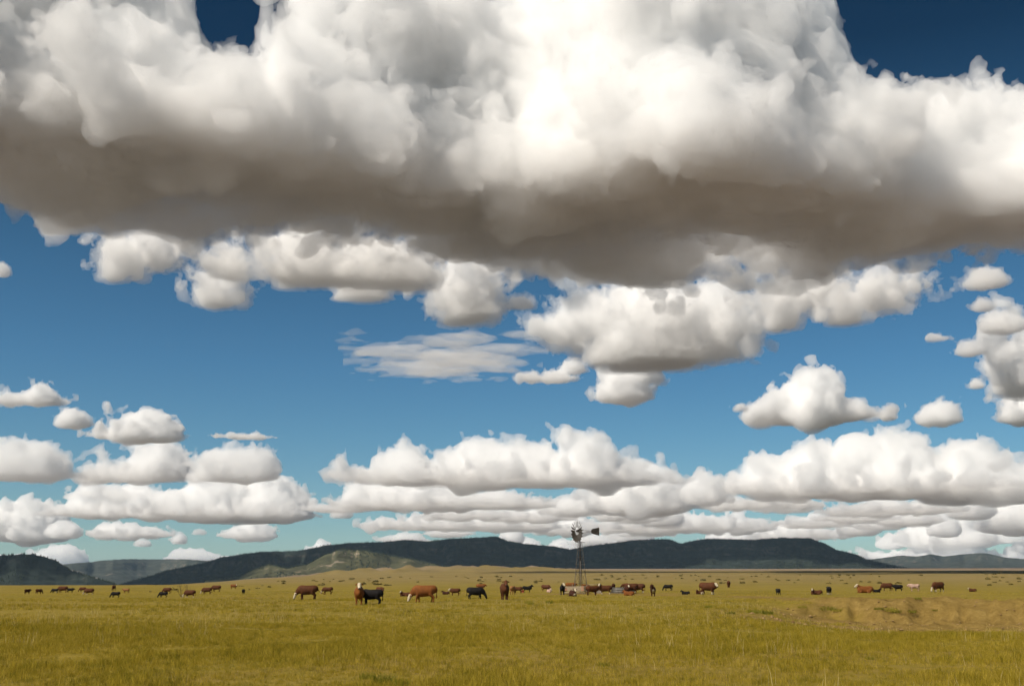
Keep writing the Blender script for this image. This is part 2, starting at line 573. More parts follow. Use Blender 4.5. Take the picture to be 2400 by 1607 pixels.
LABELS = {
    'right_big': 'broad white heaped cloud with grey flat base low over the right mesa',
    'centre_long': 'long two-humped white cloud low in the middle of the sky',
    'left_bright': 'bright cream heaped cloud low over the left hills, widest one there',
    'left_stack': 'grey and white slanting cloud, topmost of the stack on the left',
    'left_slab': 'slab shaped white cloud floating above the stack on the left',
    'left_edge_heap': 'white heap of cloud cut by the left edge of the view',
    'left_plump': 'plump grey-based cloud just above the bright cream cloud',
    'left_small_oval': 'small oval white cloud standing alone at the left',
    'left_edge_loaf': 'loaf shaped white cloud high at the left edge',
    'triangle': 'three-cornered white cumulus alone in the blue on the right',
    'tri_puff': 'tiny puff at the tail of the three-cornered cumulus',
    'right_grey': 'small grey ragged cloud right of the three-cornered cumulus',
    'right_edge': 'grey-white cloud at the right edge beside the small grey ragged one',
    'right_tiny': 'tiny grey puff between the two ragged clouds at the right edge',
    'right_tall': 'tall ragged white cloud cut by the right edge of the view',
    'right_wing': 'small wing shaped scrap of cloud beside the tall ragged cloud',
    'right_upper_oval': 'oval grey cloud just under the right end of the big bank',
    'right_upper_small': 'small grey puff below the oval grey cloud',
    'right_upper_slant': 'slanting grey cloud between the small grey puff and tall ragged cloud',
    'right_scrap': 'thin flat scrap of cloud in the blue near the right edge',
    'column': 'blocky white cloud hanging below the big bank right of centre',
    'sausage': 'sausage shaped white cloud beside the streaked thin cloud',
    'lens': 'thin lens shaped cloud above the plump grey-based cloud',
    'mid_cumulus': 'tall bright cumulus directly to the right of the windmill',
    'centre_low': 'flat layered cloud below the long two-humped cloud',
    'left_low': 'grey layered cloud, lowest of the stack on the left',
    'left_far_low': 'pale soft cloud low at the left edge above the hills',
    'small_a': 'speck of cloud left of the three-cornered cumulus',
    'fringe_left': 'ragged white scrap under the left end of the big bank',
    'fringe_lump': 'hanging white lump below the left part of the big bank',
    'fringe_long': 'long white fringe along the underside of the big bank',
    'fringe_round': 'rounded tatter below the long white fringe',
    'fringe_ball': 'ball shaped white cloud under the middle of the big bank',
    'fringe_scrap': 'wisp of cloud beside the ball shaped white cloud',
    'fringe_big': 'large white cloud spreading below the big bank right of centre',
    'fringe_right': 'torn white cloud edge below the right part of the big bank',
    'left_scrap': 'scrap of white cloud at the left edge below the big bank',
}
SKY['aside_left'] = [(-40, 17, 8.0, 5.5), (-34.5, 17, 5.0, 4.5), (-46, 17, 6.0, 5.0)]  # unseen clouds added left of the view to cast shade on the left hills
SKY['aside_far_left'] = [(-55, 21, 10.0, 7.0), (-48, 21, 6.0, 5.0)]
LABELS['aside_left'] = 'unseen heaped cloud outside the left edge, added to shade the left hills'
LABELS['aside_far_left'] = 'unseen heaped cloud high outside the left edge, added to shade the dark left hill'
_n = 0
for k, lobes in SKY.items():
    fr = k.startswith('fringe')
    far = lobes[0][1] < 6
    small = not fr and max(l[2] for l in lobes) < 2.2 and not far
    me, core, loc, rz = make_cloud(lobes, 100 + _n, rough=1.9 if fr else 1.35 if small else 1.0, flat=1.2 if fr else 4.5, ragged=0.02 if fr else 0.0, drop=0.006 if fr else 0.012 if small else 0.03, res=3.5 if k.startswith('aside') else 1.5 if fr else 1.72, fine=1.5 if fr else 1.4 if small else 1.25, core=0.20 if fr else 0.09)
    o = add('cloud', me, M_CLOUD_FAR if far else M_CLOUD_THIN if fr else M_CLOUD, loc=loc, rotz=rz, label=LABELS[k], cat='cloud', group=GROUP)
    if core:
        add('dense_core', core, M_CORE_FAR if far else M_CORE, o)
    _n += 1
print('named', time.time() - _t)


def join_meshes(name, items):
    bm = bmesh.new()
    for me, M in items:
        me.transform(M)
        bm.from_mesh(me)
        bpy.data.meshes.remove(me)
    me = bpy.data.meshes.new(name)
    bm.to_mesh(me)
    bm.free()
    me.polygons.foreach_set('use_smooth', [True] * len(me.polygons))
    return me


far_out, far_in = [], []
for i, l in enumerate(FAR_CLOUDS):
    me, core, loc, rz = make_cloud([l], 300 + i, res=2.0, fine=1.2)
    M4 = Matrix.Translation(loc) @ Matrix.Rotation(rz, 4, 'Z')
    if me is None:
        continue
    far_out.append((me, M4))
    if core:
        far_in.append((core, M4))
_o = add('distant_clouds', join_meshes('distant_clouds', far_out), M_CLOUD_FAR, label='deck of small far clouds above the mesas', kind='stuff')
add('dense_core', join_meshes('dense_core', far_in), M_CORE_FAR, _o)
print('far', time.time() - _t)


def streak_cloud():
    """thin combed-out sheet, seen nearly edge on"""
    a0, e0 = -3.6, 11.2
    D = BASE_H / math.tan(R(e0))
    v = (9.0, 12.0, 7.0)
    xs = np.arange(-720, 720, v[0], dtype=np.float32); ys = np.arange(-900, 900, v[1], dtype=np.float32); zs = np.arange(-56, 57, v[2], dtype=np.float32)
    sh = (len(xs), len(ys), len(zs))
    n = sum(band_noise(sh, (v[0] * 0.18, v[1], v[2] * 0.6), [260, 130, 66, 34], [0.34, 0.32, 0.26, 0.18], 78, puff=0.1))
    X, Y, Z = xs[:, None, None], ys[None, :, None] + 0.25 * xs[:, None, None], zs[None, None, :]
    F = 0.22 - 0.65 * ((X / 600) ** 2 + (Y / 760) ** 2) + n - np.abs(Z) / 42.0 * 0.6
    me = iso_mesh('cloud', F.astype(np.float32), (xs[0], ys[0], zs[0]), v)
    add('cloud', me, M_CLOUD, loc=(D * math.sin(R(a0)), D * math.cos(R(a0)), BASE_H), rotz=-R(a0), label='thin streaked sheet of cloud alone in the blue in the centre', cat='cloud', group=GROUP)


streak_cloud()


def overhead_cloud(c, rad, seed, label):
    """a cloud higher than the view reaches; its shade lies on the far plain"""
    v = 22.0
    ax = [np.arange(-rad[i] * 1.3, rad[i] * 1.3, v, dtype=np.float32) for i in range(3)]
    X, Y, Z = ax[0][:, None, None], ax[1][None, :, None], ax[2][None, None, :]
    mh = rad[2]
    nz = sum(band_noise((len(ax[0]), len(ax[1]), len(ax[2])), (v, v, v), [mh * 1.6, mh * 0.8, mh * 0.4], [mh * 0.32, mh * 0.18, mh * 0.09], seed))
    zz = np.where(Z > 0, Z, Z * 2.2)
    F = (1 - np.sqrt((X / rad[0]) ** 2 + (Y / rad[1]) ** 2 + (zz / rad[2]) ** 2)) * mh + nz
    add('cloud', iso_mesh('cloud', F, (ax[0][0], ax[1][0], ax[2][0]), (v, v, v)), M_CORE, loc=c, label=label, cat='cloud', group=GROUP)


overhead_cloud((-400, 330, 1560), (620, 400, 260), 41, 'flat cloud almost overhead that shades the far plain')
overhead_cloud((560, 180, 1600), (620, 400, 240), 42, 'second flat cloud overhead shading the plain on the right')
# ------------------------------------------------------------------ terrain
def hash2(ix, iy, seed):
    h = (ix.astype(np.int64) * 374761393 + iy.astype(np.int64) * 668265263 + seed * 1442695041) & 0xFFFFFFFF
    h = ((h ^ (h >> 13)) * 1274126177) & 0xFFFFFFFF
    h = h ^ (h >> 16)
    return (h & 0xFFFF).astype(np.float64) / 65535.0


def vnoise(x, y, seed=0):
    x = np.asarray(x, float); y = np.asarray(y, float)
    ix, iy = np.floor(x), np.floor(y)
    fx, fy = x - ix, y - iy
    fx = fx * fx * fx * (fx * (fx * 6 - 15) + 10)
    fy = fy * fy * fy * (fy * (fy * 6 - 15) + 10)
    a, b = hash2(ix, iy, seed), hash2(ix + 1, iy, seed)
    c, d = hash2(ix, iy + 1, seed), hash2(ix + 1, iy + 1, seed)
    return (a * (1 - fx) + b * fx) * (1 - fy) + (c * (1 - fx) + d * fx) * fy


def fbm(x, y, octv=4, seed=0, gain=0.5):
    s, a, t = 0.0, 1.0, 0.0
    for i in range(octv):
        s = s + a * vnoise(x * 2 ** i + 17.3 * i, y * 2 ** i - 9.1 * i, seed + i)
        t += a
        a *= gain
        x, y = x * 0.788 - y * 0.616, x * 0.616 + y * 0.788
    return s / t


def ridged(x, y, octv=4, seed=0):
    s, a, t = 0.0, 1.0, 0.0
    for i in range(octv):
        s = s + a * (1 - np.abs(2 * vnoise(x * 2 ** i + 3.7 * i, y * 2 ** i + 5.1 * i, seed + i) - 1))
        t += a
        a *= 0.5
        x, y = x * 0.788 - y * 0.616, x * 0.616 + y * 0.788
    return s / t


def sst(x, a, b):
    t = np.clip((np.asarray(x, float) - a) / (b - a), 0, 1)
    return t * t * (3 - 2 * t)


RISE = [(-180, 0.0), (-45, -0.006), (-25, -0.0092), (-19.7, -0.0095), (-17.3, -0.0080), (-15.2, -0.0040), (-12.7, 0.0006), (-9.3, 0.0034), (-4.5, 0.0076), (0, 0.0090), (4, 0.0094), (25, 0.0091), (45, 0.006), (180, 0.0)]


def lip_r(az):
    """where the far lip of the washed-out gully runs"""
    return 92.0 + 3.5 * (fbm(az * 0.9, az * 0 + 3.3, 4, 71) - 0.5) * 2 + (az - 18) * -0.15


def gully_amt(az):
    return sst(az, 10.5, 17.5) * (1 - sst(az, 34, 44))


def ground_z(x, y):
    x = np.asarray(x, float); y = np.asarray(y, float)
    r = np.hypot(x, y)
    az = np.degrees(np.arctan2(x, y))
    z = 0.22 * (fbm(x / 22, y / 22, 3, 3) - 0.5) * sst(r, 6, 40)
    z = z + 0.10 * (fbm(x / 4.0, y / 4.0, 2, 9) - 0.5)
    s = np.interp(az, *zip(*RISE))
    d = np.maximum(r - 300, 0)
    z = z + s * d * d / (d + 120.0)
    z = z + sst(r, 250, 900) * 1.1 * (fbm(x / 160, y / 160, 3, 21) - 0.5) * 2 * (1 - 0.6 * sst(r, 1500, 3000))
    # hummocky broken ground at the foot of the hills
    hm = sst(r, 1300, 2000) * (1 - sst(r, 2900, 3400)) * sst(az, -12.5, -8) * (1 - sst(az, 0.0, 5))
    z = z + hm * (ridged(x / 110, y / 190, 5, 33) ** 2 * 22 - 6)
    # gully washed out on the right
    g = gully_amt(az)
    lr = lip_r(az)
    face = 4.5 + 3.0 * (fbm(az * 1.7, az * 0 + 8.8, 3, 77) - 0.3)
    t = (r - (lr - face)) / face
    dep = sst(r, 34, 84) * (1 - sst(t, 0.0, 1.0))
    rough = (ridged(x / 3.1, y / 3.1, 4, 55) - 0.5) * 0.75 + (fbm(x / 1.1, y / 1.1, 3, 58) - 0.5) * 0.5
    bare = sst(r, 60, 74) * (1 - sst(r, 97, 108))
    z = z - 1.55 * g * dep + g * bare * rough * 1.15
    # trampled, slightly hollow ground round the water
    return z


def dirt_amt(x, y):
    """0 grass .. 1 bare soil"""
    r = np.hypot(x, y)
    az = np.degrees(np.arctan2(x, y))
    n = fbm(x / 5.0, y / 5.0, 4, 91)
    n2 = fbm(x / 14.0, y / 14.0, 3, 95)
    g = gully_amt(az)
    lr = lip_r(az)
    d = g * sst(r, 66, 78) * (1 - sst(r, lr + 2, lr + 16)) * 1.25
    # broken earth left of the gully
    d = np.maximum(d, sst(az, 8.0, 13) * (1 - sst(az, 20, 26)) * sst(r, 52, 60) * (1 - sst(r, 66, 78)) * 0.85)
    # tan cattle path from the tank towards the gully
    pr = np.interp(az, [-2, 3, 6, 9, 12, 15, 18, 25], [150, 140, 132, 122, 114, 106, 100, 97])
    d = np.maximum(d, sst(az, 4.5, 8.5) * np.exp(-((r - pr) / (5.0 + 5.0 * sst(az, 8, 13))) ** 2) * 1.0)
    d = np.maximum(d, np.exp(-(((x - 14) / 16) ** 2 + ((y - 141) / 5.0) ** 2)) * 0.9)
    d = d * 1.25 + (n - 0.60) * 2.4 * (0.2 + d)
    d = np.maximum(d, sst(n2, 0.70, 0.80) * sst(r, 14, 22) * 0.4 * (0.3 + 0.7 * (n > 0.45)))
    return np.clip(d, 0, 1)


def far_tan(x, y):
    """dry tan plain in the distance"""
    r = np.hypot(x, y)
    az = np.degrees(np.arctan2(x, y))
    n = fbm(x / 300, y / 300, 3, 61)
    return np.clip(np.maximum(0.38 * sst(r, 130, 600), sst(r + (n - 0.5) * 1100, 1000, 2500)) * 1.0, 0, 1)


def bounce_ground_amt(x, y):
    """unseen ground aside and far off, greyed to neutralise light bounced onto cloud bases"""
    az = np.degrees(np.arctan2(x, y)) + 12 * (fbm(x / 700, y / 700, 3, 66) - 0.5)
    return np.maximum(sst(np.abs(az), 30, 42), sst(np.hypot(x, y), 5500, 7500))


def ray_ground(az, el):
    """the point of the ground seen in a direction (degrees) from the photographer's eye"""
    a, e = R(az), R(el)
    rs = np.exp(np.linspace(math.log(5), math.log(6000), 4000))
    gz = ground_z(rs * math.sin(a), rs * math.cos(a))
    over = gz - (CAM_H + rs * math.tan(e))
    i = int(np.argmax(over > 0)) if (over > 0).any() else len(rs) - 1
    rr = rs[i]
    return rr * math.sin(a), rr * math.cos(a), float(gz[i]), rr


def polar_grid(azs, rs):
    A, Rr = np.meshgrid(np.radians(azs), rs, indexing='ij')
    return Rr * np.sin(A), Rr * np.cos(A)


def grid_quads(na, nr, wrap=False):
    i = np.arange(na if wrap else na - 1)[:, None]
    j = np.arange(nr - 1)[None, :]
    i2 = (i + 1) % na
    q = np.stack([i * nr + j, i * nr + j + 1, i2 * nr + j + 1, i2 * nr + j], -1).reshape(-1, 4)
    return q[:, ::-1]


def build_ground():
    azs = np.concatenate([np.arange(-32, 32.01, 0.2), np.arange(35, 328, 4.0)])
    rs = np.concatenate([[0.6], np.exp(np.arange(math.log(1.5), math.log(58), 0.035)), np.arange(58.5, 112, 0.5), np.exp(np.arange(math.log(113), math.log(58000), 0.029)), [60000]])
    X, Y = polar_grid(azs, rs)
    Z = ground_z(X, Y)
    far = rs > 7000
    Z[:, far] = np.minimum(Z[:, far], Z[:, [np.argmax(far)]])
    co = np.stack([X, Y, Z], -1).reshape(-1, 3)
    q = grid_quads(len(azs), len(rs), wrap=True)
    me = mesh_np('pasture', co, quads=q)
    for nm, val in (('bare_soil', dirt_amt(X, Y)), ('dry_plain', far_tan(X, Y)), ('bounce_ground', bounce_ground_amt(X, Y))):
        at = me.attributes.new(nm, 'FLOAT', 'POINT')
        at.data.foreach_set('value', val.reshape(-1).astype(np.float32))
    m, b, p = mat('pasture_ground')
    setp(p, Roughness=1.0, Specular_IOR_Level=0.05)
    at1 = V(b, b.node('ShaderNodeAttribute', attribute_name='bare_soil').outputs['Fac'])
    at2 = V(b, b.node('ShaderNodeAttribute', attribute_name='dry_plain').outputs['Fac'])
    at3 = V(b, b.node('ShaderNodeAttribute', attribute_name='bounce_ground').outputs['Fac'])
    pos = V(b, b.node('ShaderNodeNewGeometry').outputs['Position'])
    n1 = b.noise(pos, 0.045, 5, 0.6)
    n2 = b.noise(pos, 0.9, 5, 0.65)
    n3 = b.noise(pos, 6.0, 3, 0.6)
    n4 = b.noise(b.vmath('MULTIPLY', pos, (1, 1, 0)), 0.006, 5, 0.6)
    grass = b.ramp(n1 * 0.5 + n2 * 0.5, [(0.30, (0.140, 0.110, 0.016)), (0.48, (0.205, 0.155, 0.024)), (0.62, (0.25, 0.180, 0.036)), (0.75, (0.285, 0.205, 0.05))])
    plain = b.ramp(n4 * 0.7 + n2 * 0.3, [(0.30, (0.145, 0.108, 0.070)), (0.5, (0.225, 0.165, 0.110)), (0.68, (0.295, 0.22, 0.15))])
    soil = b.ramp(n2 * 0.6 + n3 * 0.4, [(0.3, (0.118, 0.074, 0.020)), (0.5, (0.20, 0.132, 0.037)), (0.7, (0.29, 0.20, 0.064))])
    bounce_grey = b.ramp(n4, [(0.35, (0.17, 0.147, 0.130)), (0.65, (0.245, 0.21, 0.185))])  # out-of-view ground colour, toned for the light it bounces up to the clouds
    plain = b.mixc(at3, plain, bounce_grey)
    c = b.mixc(at2, grass, plain)
    c = b.mixc(at1, c, soil)
    m.node_tree.links.new(c.s, p.inputs['Base Color'])
    m.node_tree.links.new(b.bump(n2 + n3 * 0.5, 0.6, 0.15).s, p.inputs['Normal'])
    add('pasture', me, m, kind='structure', label='golden green grass plain stretching to the hills')


build_ground()


# ------------------------------------------------------------------ hills: mesas with a steep cap, real depth behind the skyline
HILLS = [
    # name, crest distance, front depth, back depth, skyline [(azimuth, elevation)...], cliff, seed, wood
    ('hill', 3900, 900, 900, 'left_dark', 0.15, 3, 1.0),
    ('hill', 9800, 3000, 3000, 'left_back', 0.12, 5, 0.45),
    ('hill', 5350, 1250, 1900, 'main', 0.30, 7, 1.0),
    ('hill', 11000, 2200, 3000, 'right_far', 0.30, 11, 0.5),
    ('hill', 3950, 850, 500, 'foothill', 0.10, 13, 0.45),
]
SKYLINES = {
    'left_dark': [(-35.93, 0.76), (-31.4, 0.87), (-27.26, 0.97), (-24.61, 1.03), (-23.33, 1.1), (-23.05, 1.06), (-22.58, 0.95), (-22.19, 0.81), (-21.4, 0.32), (-20.43, 0.02), (-19.45, -0.28), (-18.65, -0.63)],
    'left_back': [(-23.46, 0.37), (-21.8, 0.63), (-20.86, 0.72), (-20.1, 0.82), (-19.14, 0.89), (-16.37, 0.9), (-15.35, 0.84), (-14.12, 0.74), (-12.87, 0.5), (-11.81, 0.19)],
    'main': [(-21.13, -0.75), (-19.44, -0.36), (-18.49, -0.08), (-16.94, 0.39), (-15.35, 0.74), (-14.54, 1.01), (-12.91, 1.25), (-10.81, 1.34), (-9.55, 1.6), (-8.27, 1.74), (-6.55, 1.79), (-5.47, 1.9), (-4.38, 1.84), (-3.07, 1.97), (-1.54, 2.04), (-0.77, 2.06), (-0.22, 1.84), (0.66, 1.71), (2.19, 1.58), (2.95, 1.43), (3.94, 1.6), (5.25, 1.75), (6.12, 1.87), (7.42, 1.93), (8.06, 1.91), (8.59, 1.71), (9.35, 1.86), (9.99, 1.94), (11.26, 1.91), (12.1, 1.86), (13.56, 1.96), (15.0, 1.92), (15.6, 1.69), (16.19, 1.36), (17.18, 1.1), (17.57, 0.89), (19.31, 0.48), (20.82, 0.18)],
    'right_far': [(14.92, 0.49), (17.36, 0.85), (18.16, 0.93), (19.15, 1.07), (19.93, 1.02), (20.51, 1.12), (21.08, 1.02), (22.22, 1.13), (22.97, 1.16), (23.69, 0.96), (24.59, 0.87), (26.36, 0.69), (29.74, 0.54), (34.43, 0.42)],
    'foothill': [(-15.3, -0.12), (-13.67, 0.08), (-12.87, 0.5), (-12.25, 0.69), (-11.41, 0.48), (-10.36, 0.67), (-9.53, 1.14), (-8.69, 1.44), (-7.4, 1.36), (-6.53, 1.17), (-5.23, 0.98), (-3.92, 0.68), (-3.05, 0.45), (-2.18, 0.3), (-0.87, 0.17)],
}
HILL_LABELS = {
    'left_dark': 'dark wooded hill at the left end of the plain',
    'left_back': 'pale far mesa seen in the gap between two dark hills',
    'main': 'long dark wooded mesa across the middle and right',
    'right_far': 'grey far hills at the right end of the skyline',
    'foothill': 'sunlit rocky foothill in front of the long dark mesa',
}
TREES = []


def hill_material(name, wood, rock_lo, rock_hi, forest, grass):
    m, b, p = mat(name)
    setp(p, Roughness=1.0, Specular_IOR_Level=0.0)
    g = b.node('ShaderNodeNewGeometry')
    pos = V(b, g.outputs['Position'])
    nz = b.sep(V(b, g.outputs['True Normal']))[2]
    n1 = b.noise(pos, 0.0022, 6, 0.6)
    n2 = b.noise(pos, 0.012, 6, 0.65)
    n3 = b.noise(b.vmath('MULTIPLY', pos, (0.25, 0.25, 2.2)), 0.012, 4, 0.6)
    wd = b.ramp(n2, [(0.3, tuple(c * 0.55 for c in forest)), (0.55, forest), (0.8, tuple(c * 1.7 for c in forest))])
    rk = b.ramp(n3, [(0.3, rock_lo), (0.65, rock_hi)])
    bare = b.mixc(b.sstep(n2, 0.42, 0.6), grass, rk)
    steep = b.sstep(nz, 0.83, 0.62)
    f = (steep * (0.8 - 0.40 * wood) * b.sstep(n3, 0.42, 0.62) + b.sstep(n1 + (n2 - 0.5) * 0.9, 0.50 + 0.30 * wood, 0.60 + 0.34 * wood)).clamp()
    c = b.mixc(f, wd, bare)
    m.node_tree.links.new(c.s, p.inputs['Base Color'])
    return m


def build_hill(name, rc, front, back, key, cliff, seed, wood):
    sk = SKYLINES[key]
    a0, a1 = sk[0][0], sk[-1][0]
    step = 0.07 if key != 'left_dark' else 0.06
    azs = np.arange(a0, a1 + 0.001, step)
    tf = np.concatenate([np.linspace(0, 0.6, 40), np.linspace(0.61, 1.0, 38), np.linspace(1.03, 1.35, 14), np.linspace(1.45, 2.3, 10)])
    A, T = np.meshgrid(azs, tf, indexing='ij')
    rc_a = rc + (fbm(azs * 0.45, azs * 0 + seed, 4, seed) - 0.5) * front * 0.8
    RR = rc_a[:, None] - front * (1 - np.minimum(T, 1)) + back * np.maximum(T - 1, 0)
    X, Y = RR * np.sin(np.radians(A)), RR * np.cos(np.radians(A))
    base = ground_z(X, Y) - 12
    el = np.interp(azs, *zip(*sk))
    el = el + (fbm(azs * 7.0, azs * 0 + 1.7 * seed, 3, seed + 9) - 0.5) * 0.035
    ztop = (rc_a * np.tan(np.radians(el)) + CAM_H)[:, None]
    L = front * 0.42
    U, W = X * 0.83 + Y * 0.56, Y * 0.83 - X * 0.56
    ns = ridged(U / L + seed, W / (L * 1.3), 5, seed + 20)
    nf = fbm(U / (L * 0.35), W / (L * 0.35), 4, seed + 30)
    tt = np.clip(T + (ns - 0.62) * (0.34 if key in ('main', 'foothill', 'right_far') else 0.12) * np.minimum(1, 4 * (1 - np.minimum(T, 1))) + (nf - 0.5) * 0.10, 0, 1)
    tt = np.where(T >= 1, 1, tt)
    prof = (1 - cliff) * (0.55 * tt ** 1.25 + 0.45 * tt ** 2.4) / 1.0 + cliff * sst(tt, 0.80, 0.93)
    fall = 1 - sst(T, 1.25, 2.3) * 1.05 - 0.02 * (T > 1.02) - 0.06 * np.clip(T - 1, 0, 1)
    hgt = np.maximum(ztop - base, 5)
    Z = base + hgt * prof * np.where(T > 1, fall, 1)
    # ledges
    Z = Z + np.where(T < 1, 1, 0) * hgt * (0.03 if key == 'main' else 0.012) * np.sin(Z / hgt * 42) * sst(tt, 0.15, 0.5) * (1 - sst(tt, 0.9, 1.0))
    co = np.stack([X, Y, Z], -1).reshape(-1, 3)
    q = grid_quads(len(azs), len(tf))
    me = mesh_np(name, co, quads=q)
    if key == 'foothill':
        mt = hill_material('foothill_scrub_and_rock', wood, (0.20, 0.155, 0.115), (0.38, 0.30, 0.225), (0.075, 0.074, 0.040), (0.15, 0.125, 0.068))
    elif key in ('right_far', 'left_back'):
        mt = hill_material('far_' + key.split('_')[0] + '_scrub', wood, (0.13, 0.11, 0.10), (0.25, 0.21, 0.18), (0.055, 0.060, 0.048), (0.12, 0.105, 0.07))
    else:
        mt = hill_material('dark_pine_slope_' + key.split('_')[0], wood, (0.10, 0.085, 0.075), (0.19, 0.155, 0.13), (0.026, 0.034, 0.030), (0.055, 0.055, 0.035))
    add(name, me, mt, kind='structure', label=HILL_LABELS[key])
    # trees stand where the slope is wooded and along the rim
    rng = np.random.default_rng(seed)
    cnt = {'left_dark': 2600, 'left_back': 1500, 'main': 12000, 'right_far': 1800, 'foothill': 2600}[key]
    ia = rng.integers(0, len(azs), cnt)
    pick = np.where(tf <= 1.12)[0]
    it = rng.choice(pick, cnt)
    rim = rng.random(cnt) < 0.22
    it[rim] = np.argmin(np.abs(tf - 1.0)) - rng.integers(0, 3, rim.sum())
    P = np.stack([X[ia, it], Y[ia, it], Z[ia, it]], -1)
    keep = fbm(P[:, 0] / 160, P[:, 1] / 160, 3, seed + 40) > (0.42 if wood > 0.8 else 0.52)
    keep |= rim & (wood > 0.4)
    TREES.append(P[keep])


def build_far_wood():
    P = np.concatenate(TREES)
    rng = np.random.default_rng(4)
    n = len(P)
    h = rng.uniform(3.5, 7.5, n)
    w = h * rng.uniform(0.28, 0.45, n)
    ang = rng.uniform(0, 6.28, n)
    ring = []
    for k in range(5):
        a = ang + k * 2 * math.pi / 5
        ring.append(np.stack([P[:, 0] + w * np.cos(a), P[:, 1] + w * np.sin(a), P[:, 2] + h * 0.12], -1))
    top = np.stack([P[:, 0], P[:, 1], P[:, 2] + h], -1)
    bot = np.stack([P[:, 0], P[:, 1], P[:, 2] - 3], -1)
    co = np.stack(ring + [top, bot], 1).reshape(-1, 3)
    base = np.arange(n)[:, None] * 7
    tris = []
    for k in range(5):
        tris.append(np.concatenate([base + k, base + (k + 1) % 5, base + 5], 1))
        tris.append(np.concatenate([base + (k + 1) % 5, base + k, base + 6], 1))
    me = mesh_np('forest', co, tris=np.concatenate(tris), smooth=False)
    m, b, p = mat('pine_wood')
    setp(p, Roughness=1.0, Specular_IOR_Level=0.0)
    pos = V(b, b.node('ShaderNodeNewGeometry').outputs['Position'])
    c = b.ramp(b.noise(pos, 0.02, 3, 0.6), [(0.3, (0.018, 0.026, 0.018)), (0.7, (0.045, 0.055, 0.032))])
    m.node_tree.links.new(c.s, p.inputs['Base Color'])
    add('forest', me, m, kind='stuff', label='far pine and juniper woods dotted over the mesas')


for h in HILLS:
    build_hill(*h)
build_far_wood()


def build_haze():
    """the clear but not empty air between the camera and the hills"""
    m = MB0((0, 0, 90.0), (122000, 122000, 460.0))
    o = add('haze', m, None, kind='stuff', label='thin blue air over the plain')
    mt = bpy.data.materials.new('thin_air')
    mt.use_nodes = True
    t = mt.node_tree
    t.nodes.clear()
    out = t.nodes.new('ShaderNodeOutputMaterial')
    v = t.nodes.new('ShaderNodeVolumePrincipled')
    v.inputs['Color'].default_value = (0.52, 0.76, 1.0, 1)
    v.inputs['Density'].default_value = HAZE
    v.inputs['Anisotropy'].default_value = 0.0
    t.links.new(v.outputs[0], out.inputs['Volume'])
    m.materials.append(mt)


def MB0(c, s):
    v = [(c[0] + dx * s[0] / 2, c[1] + dy * s[1] / 2, c[2] + dz * s[2] / 2) for dx in (-1, 1) for dy in (-1, 1) for dz in (-1, 1)]
    me = bpy.data.meshes.new('haze')
    me.from_pydata(v, [], [(0, 1, 3, 2), (4, 6, 7, 5), (0, 4, 5, 1), (2, 3, 7, 6), (0, 2, 6, 4), (1, 5, 7, 3)])
    return me


HAZE = 2.2e-5
build_haze()
# ------------------------------------------------------------------ small mesh helpers
class MB:
    """collects boxes, rods and sheets into one mesh"""
    def __init__(self):
        self.v, self.f = [], []

    def box(self, c, s, rot=None, jit=0.0, rng=None):
        n = len(self.v)
        M = rot if rot is not None else Matrix.Identity(3)
        for dx in (-.5, .5):
            for dy in (-.5, .5):
                for dz in (-.5, .5):
                    q = Vector((dx * s[0], dy * s[1], dz * s[2]))
                    if jit:
                        q += Vector((rng.uniform(-jit, jit), rng.uniform(-jit, jit), rng.uniform(-jit, jit)))
                    self.v.append(tuple(Vector(c) + M @ q))
        for a in ((0, 1, 3, 2), (4, 6, 7, 5), (0, 4, 5, 1), (2, 3, 7, 6), (0, 2, 6, 4), (1, 5, 7, 3)):
            self.f.append(tuple(n + i for i in a))
        return self

    def rod(self, a, b, r0, r1=None, n=6):
        r1 = r0 if r1 is None else r1
        a, b = Vector(a), Vector(b)
        t = (b - a).normalized()
        s = t.cross(Vector((0, 0, 1)) if abs(t.z) < 0.9 else Vector((1, 0, 0))).normalized()
        u = t.cross(s)
        k = len(self.v)
        for p, r in ((a, r0), (b, r1)):
            for i in range(n):
                an = 2 * math.pi * i / n
                self.v.append(tuple(p + s * (r * math.cos(an)) + u * (r * math.sin(an))))
        for i in range(n):
            j = (i + 1) % n
            self.f.append((k + i, k + n + i, k + n + j, k + j))
        self.f.append(tuple(k + i for i in range(n)))
        self.f.append(tuple(k + n + i for i in reversed(range(n))))
        return self

    def lathe(self, prof, n=32, close=False):
        k = len(self.v)
        for (r, z) in prof:
            for i in range(n):
                an = 2 * math.pi * i / n
                self.v.append((r * math.cos(an), r * math.sin(an), z))
        for j in range(len(prof) - 1):
            for i in range(n):
                i2 = (i + 1) % n
                self.f.append((k + j * n + i, k + j * n + i2, k + (j + 1) * n + i2, k + (j + 1) * n + i))
        if close:
            self.f.append(tuple(k + (len(prof) - 1) * n + i for i in range(n)))
        return self

    def prism(self, outline, th, M=None):
        """flat outline in local XZ with a thickness along Y"""
        k = len(self.v)
        n = len(outline)
        for y in (-th / 2, th / 2):
            for (x, z) in outline:
                q = Vector((x, y, z))
                self.v.append(tuple(M @ q if M is not None else q))
        self.f.append(tuple(k + i for i in range(n)))
        self.f.append(tuple(k + n + i for i in reversed(range(n))))
        for i in range(n):
            j = (i + 1) % n
            self.f.append((k + i, k + n + i, k + n + j, k + j))
        return self

    def mesh(self, name, smooth=False):
        me = bpy.data.meshes.new(name)
        me.from_pydata(self.v, [], self.f)
        me.update()
        bm = bmesh.new()
        bm.from_mesh(me)
        bmesh.ops.recalc_face_normals(bm, faces=bm.faces)
        bm.to_mesh(me)
        bm.free()
        if smooth:
            me.polygons.foreach_set('use_smooth', [True] * len(me.polygons))
        return me


